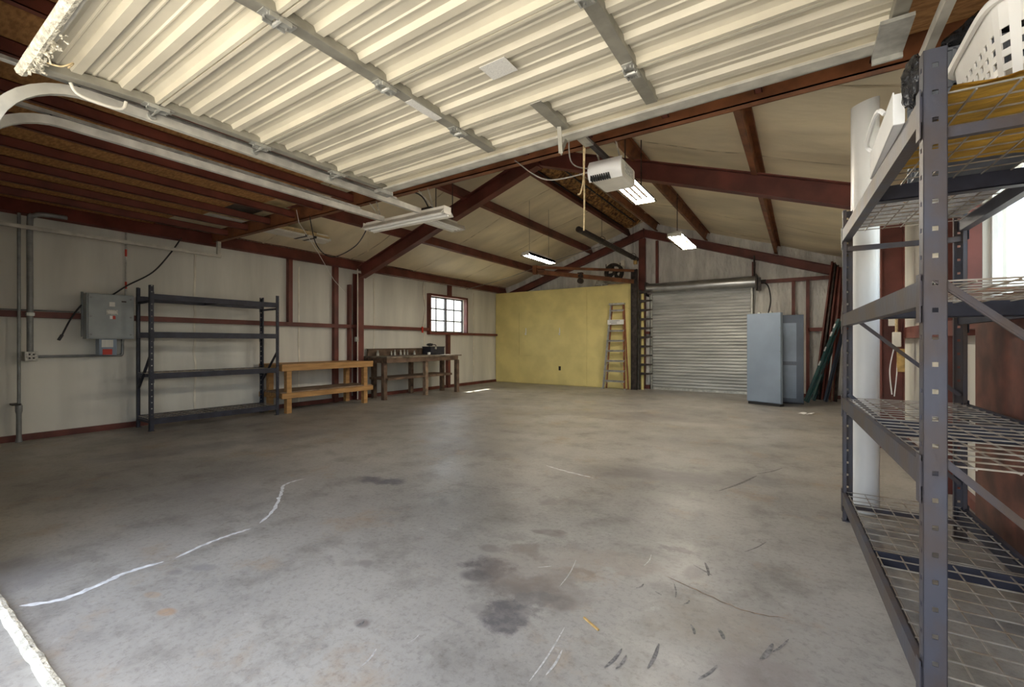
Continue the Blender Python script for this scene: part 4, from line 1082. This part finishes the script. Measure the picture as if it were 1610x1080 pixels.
MB().box(E0, E0 + .03, 1.838, 1.858, 1.29, 1.885).build('side_hinge', M['conduit'], ep)
tb2 = thing('transformer_box', 'small blue-grey box with a red label under the electrical cabinet', 'box', (XL + .18, 2.08, 1.04))
MB().box(E0, E0 + .145, 1.985, 2.17, 1.045, 1.26).build('body', M['bluegrey'], tb2, bevel=.004)
MB().box(E0 + .145, E0 + .148, 2.01, 2.13, 1.15, 1.25).build('paper_label', M['notice'], tb2); MB().box(E0 + .145, E0 + .148, 2.02, 2.12, 1.05, 1.125).build('warning_label', M['redlab'], tb2)
cd = thing('conduit_run', 'thick grey conduit dropping to a wall socket and across to the cabinet', 'conduit', (XL + .13, 1.4, 1.0))
xc_ = XL + .135
MB().tube(curve([(xc_, 1.37, 1.08), (xc_, 1.37, 2.0), (xc_, 1.37, 2.70), (xc_, 1.40, 2.78), (xc_, 1.49, 2.815), (xc_, 1.70, 2.82)], 8), .03, 12).build('riser', M['conduit'], cd, smooth=True)
MB().box(XL + .005, XL + .17, 1.32, 1.435, .985, 1.10).build('socket_box', M['galv'], cd, bevel=.004)
MB().box(XL + .17, XL + .174, 1.33, 1.425, .995, 1.09).build('face_plate', M['label'], cd)
for dy, dz in ((.03, .025), (.03, .07), (.065, .025), (.065, .07)): MB().box(XL + .174, XL + .176, 1.33 + dy - .008, 1.33 + dy + .008, .995 + dz - .010, .995 + dz + .010).build('socket', M['black'], cd)
MB().tube(curve([(XL + .05, 1.435, 1.035), (XL + .05, 2.20, 1.035), (XL + .05, 2.27, 1.045), (XL + .05, 2.285, 1.11), (XL + .05, 2.285, 1.50)], 6), .017, 10).build('cross_run', M['conduit'], cd, smooth=True)
MB().box(XL + .102, XL + .17, 1.335, 1.405, 1.54, 1.58).build('strap', M['galv'], cd)
tp = thing('thin_pipe', 'thin grey pipe running from floor to eave by the wall socket', 'pipe', (XL + .12, 1.28, 0))
MB().tube([(XL + .12, 1.28, .45), (XL + .12, 1.28, 2.80)], .016, 10).build('upper_pipe', M['conduit'], tp, smooth=True)
MB().lathe([(0, 0), (.034, 0), (.024, .06), (.024, .34), (.032, .38), (.032, .44), (.02, .47), (0, .47)], (XL + .12, 1.28, 0), 'Z', 14).build('lower_sleeve', M['conduit'], tp, smooth=True)
MB().box(XL + .004, XL + .16, 1.22, 1.29, .45, .47).build('clamp', M['steeldark'], tp)
tag(MB().tube([(XL + .088, YF + .02, 1.613), (XL + .088, 1.83, 1.612)], .010, 6).build('thin_cable', M['conduit']), 'thin grey cable along the red girt to the cabinet', 'cable')
ec = thing('extension_cord', 'black cord with a plug draped behind the grey electrical cabinet', 'cord', (XL + .12, 1.7, 1.25))
pts = [P(97, 528, X=XL + .16), P(112, 500, X=XL + .15), P(130, 478, X=XL + .12), V((XL + .05, 1.95, 1.76)), V((XL + .05, 2.14, 1.85)), P(200, 449, X=XL + .075), P(240, 428, X=XL + .10), P(268, 398, X=XL + .12), P(285, 374, X=XL + .14)]
MB().tube(curve(pts, 7), .010, 8).build('cable', M['black'], ec, smooth=True)
MB().bar(P(92, 535, X=XL + .16), P(98, 526, X=XL + .16), .035, .03).build('plug', M['black'], ec, bevel=.005)
rod = thing('marker_rod', 'slim upright rod with red bands behind the electrical cabinet', 'rod', (XL + .04, 2.33, 1.86))
MB().tube([(XL + .03, 2.33, 1.62), (XL + .03, 2.33, 2.80)], .011, 8).build('shaft', M['galv'], rod)
for z0 in (1.98, 2.44): MB().tube([(XL + .03, 2.33, z0), (XL + .03, 2.33, z0 + .10)], .0125, 8).build('red_band', M['redlab'], rod)

# conduit with socket on the mid column
cc_ = thing('column_conduit', 'white conduit and socket box running down the red column', 'conduit', (XL + .2, 6.06, 0))
MB().tube([(XL + .215, 6.14, .02), (XL + .215, 6.14, 2.78)], .012, 8).build('pipe', M['offwhite'], cc_)
MB().box(XL + .19, XL + .25, 6.08, 6.14, 1.24, 1.34).build('socket_box', M['galv'], cc_, bevel=.003)
tag(MB().tube([(XL + .12, 4.0, 2.80), (XL + .12, 8.0, 2.79), (XL + .12, 11.4, 2.79)], .010, 6).build('eave_conduit', M['offwhite']), 'thin white conduit running along the red eave beam', 'conduit')
dc = thing('drop_cord', 'grey cord with an orange plug hanging beside the gridded window', 'cord', (XL + .12, 8.2, 1.45))
MB().tube(curve([(XL + .12, 8.20, 2.80), (XL + .12, 8.17, 2.5), (XL + .13, 8.24, 2.1), (XL + .13, 8.18, 1.78), (XL + .13, 8.15, 1.62)], 6), .007, 6).build('cable', M['cord_g'], dc)
MB().box(XL + .115, XL + .15, 8.13, 8.17, 1.47, 1.62).build('plug', M['redlab'], dc, bevel=.006)
hs_ = [P(466, 330, Y=3.35), P(470, 350, Y=3.36), P(500, 397, Y=3.9), P(525, 440, Y=4.8), P(545, 463, Y=5.3)]
tag(MB().tube(hs_, .004, 5).build('hanging_string', M['white']), 'thin white string slanting from the loft toward the lined wall', 'string')
tag(MB().tube(curve([(XL + .2, 9.8, 2.72), (-7.0, 10.4, 3.02), (-5.6, 11.1, 3.55), (-4.0, 11.5, 3.95)], 8), .008, 6).build('ceiling_cable', M['conduit']), 'slim cable slanting up the liner toward the ridge', 'cable')

# ------------------------------------------------------------------ workbenches
wb = thing('workbench', 'pine two-shelf workbench standing against the wall beside dark rack', 'workbench', (-7.6, 5.1, 0))
x0, x1, y0, y1, h_ = -8.02, -7.36, 4.24, 6.02, .86
for x in (x0 + .045, x1 - .045):
    for y in (y0 + .09, y1 - .09): MB().box(x - .044, x + .044, y - .044, y + .044, 0, h_ - .13).build('leg', M['pine'], wb, bevel=.003)
for z, e in ((h_ - .13, 0), (.26, .0)):
    for x in (x0 - .0, x1 - .0):
        MB().box(*((x - .0, x + .04) if x == x1 else (x - .04, x)), y0 - .06, y1 + .06, z, z + (.115 if z > .5 else .09)).build('apron', M['pine'], wb, bevel=.003)
    for y in (y0 - .02, y1 - .02): MB().box(x0, x1, y, y + .04, z, z + .09).build('end_rail', M['pine'], wb, bevel=.003)
    for k in range(4):
        a_ = x0 + (x1 - x0) * k / 4
        MB().box(a_ + .002, a_ + (x1 - x0) / 4 - .002, y0 - .06, y1 + .06, z + .092, z + .11).build('plank', M['pine'] if z > .5 else M['oldwood_l'], wb)
w2 = thing('workbench', 'old dark stained wooden workbench below the gridded window', 'workbench', (-7.6, 7.5, 0))
for px, py, m_ in ((604, 629, 'oldwood'), (588, 625, 'oldwood'), (646, 618, 'oldwood'), (669, 621, 'oldwood_l'), (695, 614, 'oldwood'), (718, 616, 'oldwood')):
    q = P(px, py); q.x = max(q.x, XL + .14)
    MB().box(q.x - .045, q.x + .045, q.y - .045, q.y + .045, 0, .80).build('leg', M[m_], w2, bevel=.004)
xo_, xf_ = XL + .06, -7.24
MB().box(xf_ - .04, xf_ + .01, 6.36, 8.66, .79, .89).build('front_apron', M['oldwood'], w2, bevel=.004)
MB().box(xo_, xf_ - .04, 6.36, 6.41, .79, .89).build('end_rail', M['oldwood'], w2, bevel=.004); MB().box(xo_, xf_ - .04, 8.60, 8.66, .79, .89).build('end_rail', M['oldwood'], w2, bevel=.004)
for k in range(5):
    a_ = xo_ + (xf_ + .04 - xo_) * k / 5
    MB().box(a_ + .002, a_ + (xf_ + .04 - xo_) / 5 - .002, 6.34, 8.76, .89, .925).build('plank', M['benchtop'], w2)
MB().box(xo_ + .15, xf_ - .05, 6.45, 8.5, .42, .47).build('lower_shelf', M['oldwood'], w2, bevel=.004)
MB().box(xo_, xo_ + .04, 6.50, 8.66, .925, 1.07).box(xo_ - .01, xo_ + .07, 6.48, 8.5, 1.07, 1.085).build('backboard', M['oldwood'], w2)
for i, (y, hh, rr) in enumerate(((6.72, .12, .035), (7.12, .10, .02), (7.22, .13, .028), (7.40, .12, .03), (7.52, .13, .026), (7.62, .12, .022), (7.85, .10, .034))):
    tag(MB().lathe([(0, 0), (rr, 0), (rr * .9, hh * .55), (rr * .55, hh * .7), (rr * .6, hh), (0, hh)], (xo_ + .10, y, .926), 'Z', 10).build('metal_canister', M['galv']), 'small grey metal canister standing against the dark bench backboard', 'canister', 'canisters on the dark bench')
tx = thing('tool_box', 'black tool box on the end of the dark workbench', 'tool box', (-7.9, 8.42, .925))
MB().box(-7.97, -7.69, 8.16, 8.66, .926, 1.10).build('body', M['rackdark'], tx, bevel=.008); MB().box(-7.98, -7.68, 8.15, 8.67, 1.10, 1.125).build('lid', M['black'], tx, bevel=.005)
MB().tube(curve([(-7.90, 8.33, 1.125), (-7.90, 8.35, 1.17), (-7.90, 8.55, 1.17), (-7.90, 8.57, 1.125)], 5), .010, 6).build('handle', M['black'], tx)
MB().box(-7.69, -7.675, 8.3, 8.36, 1.06, 1.12).build('latch', M['galv'], tx)
tag(crumple('work_gloves', (-7.80, 8.24, 1.172), .055, M['black'], 5, (1.2, 1.6, .6)), 'black work glove lying on the tool box lid', 'glove')
tag(MB().lathe([(0, 0), (.035, 0), (.038, .06), (0, .06)], (-7.62, 8.02, .926), 'Z', 14).build('white_jar', M['white'], smooth=True), 'small white jar on the dark workbench top', 'jar')

# ------------------------------------------------------------------ floor details
def strip(pts, w0, name, m, amp=.5, wob=.008):
    pts = curve([P(x, y) for x, y in pts], 10); mb = MB(); vs = []; fs = []
    for i, p in enumerate(pts):
        d = (pts[min(i + 1, len(pts) - 1)] - pts[max(i - 1, 0)]).normalized(); nrm = V((-d.y, d.x, 0))
        wd = w0 * (1 + amp * noise.noise((i * .8, 2, w0 * 50))) * min(1, (i + .3) / 4, (len(pts) - i - .7) / 4) if wob else w0 * math.sin(math.pi * (i + .3) / (len(pts) - .4)) ** .6
        o_ = nrm * wob * noise.noise((i * .5, 7, 0))
        vs += [p + nrm * wd / 2 + o_ + V((0, 0, .0012)), p - nrm * wd / 2 + o_ + V((0, 0, .0012))]
    fs = [(2 * i, 2 * i + 1, 2 * i + 3, 2 * i + 2) for i in range(len(pts) - 1)]
    return mb.add(vs, fs).build(name, m, floor)
strip([(30, 953), (95, 943), (155, 920), (200, 900), (258, 883)], .030, 'crack_filler', M['filler'])
strip([(275, 878), (320, 857), (360, 842), (395, 831)], .022, 'crack_filler', M['filler'])
strip([(408, 823), (430, 802), (442, 776), (448, 762), (480, 752)], .022, 'crack_filler', M['filler'], amp=.9)
strip([(858, 732), (890, 741), (935, 752)], .022, 'paint_mark', M['filler'], amp=.9)
strip([(1045, 905), (1100, 930), (1170, 960), (1240, 973)], .006, 'crack_line', M['oldwood_l'])
for a_, b2, wd_ in (((950, 1050), (978, 1020), .016), ((1060, 918), (1062, 940), .010), ((1108, 884), (1114, 906), .018), ((1018, 1052), (1036, 1012), .018), ((968, 1052), (985, 1030), .014), ((1098, 1068), (1128, 1046), .014),
                ((1129, 988), (1138, 1006), .022), ((1086, 982), (1092, 998), .016), ((1170, 868), (1205, 852), .010), ((1090, 888), (1120, 905), .012), ((1130, 772), (1190, 748), .030), ((1190, 745), (1230, 736), .020), ((560, 985), (572, 975), .02),
                ((1000, 925), (1012, 918), .012), ((1030, 930), (1040, 936), .012), ((1075, 950), (1084, 944), .012), ((1195, 1038), (1215, 1012), .025), ((1215, 1025), (1240, 1005), .012)):
    m_ = ((a_[0] + b2[0]) / 2 + 2, (a_[1] + b2[1]) / 2 + 1); strip([a_, m_, b2], wd_ * .8, 'scuff_mark', M['scuff'], wob=0)
for a_, b2, wd_ in (((832, 1072), (888, 986), .012), ((858, 1062), (884, 1022), .016), ((568, 1048), (592, 1020), .014), ((880, 922), (906, 880), .010), ((640, 1012), (660, 996), .008), ((1012, 890), (1024, 872), .010), ((845, 892), (868, 890), .012)):
    m_ = ((a_[0] + b2[0]) / 2 + 3, (a_[1] + b2[1]) / 2); strip([a_, m_, b2], wd_ * .6, 'paint_mark', M['palemark'], wob=0)
p0, p1 = P(918, 972), P(941, 992)
tag(MB().bar(p0 + V((0, 0, .004)), p1 + V((0, 0, .004)), .008, .006).build('wood_splinter', M['gold']), 'thin orange wood splinter lying on the stained concrete', 'splinter')
th = MB()
pts = [(-3.35 + i * .05, .43 + .010 * noise.noise((i * .6, 0, 0)), .012) for i in range(76)]
th.tube(pts, .022, 8)
tag(th.build('door_threshold', M['seal']), 'rough white strip of sealant along the doorway floor edge', 'threshold')
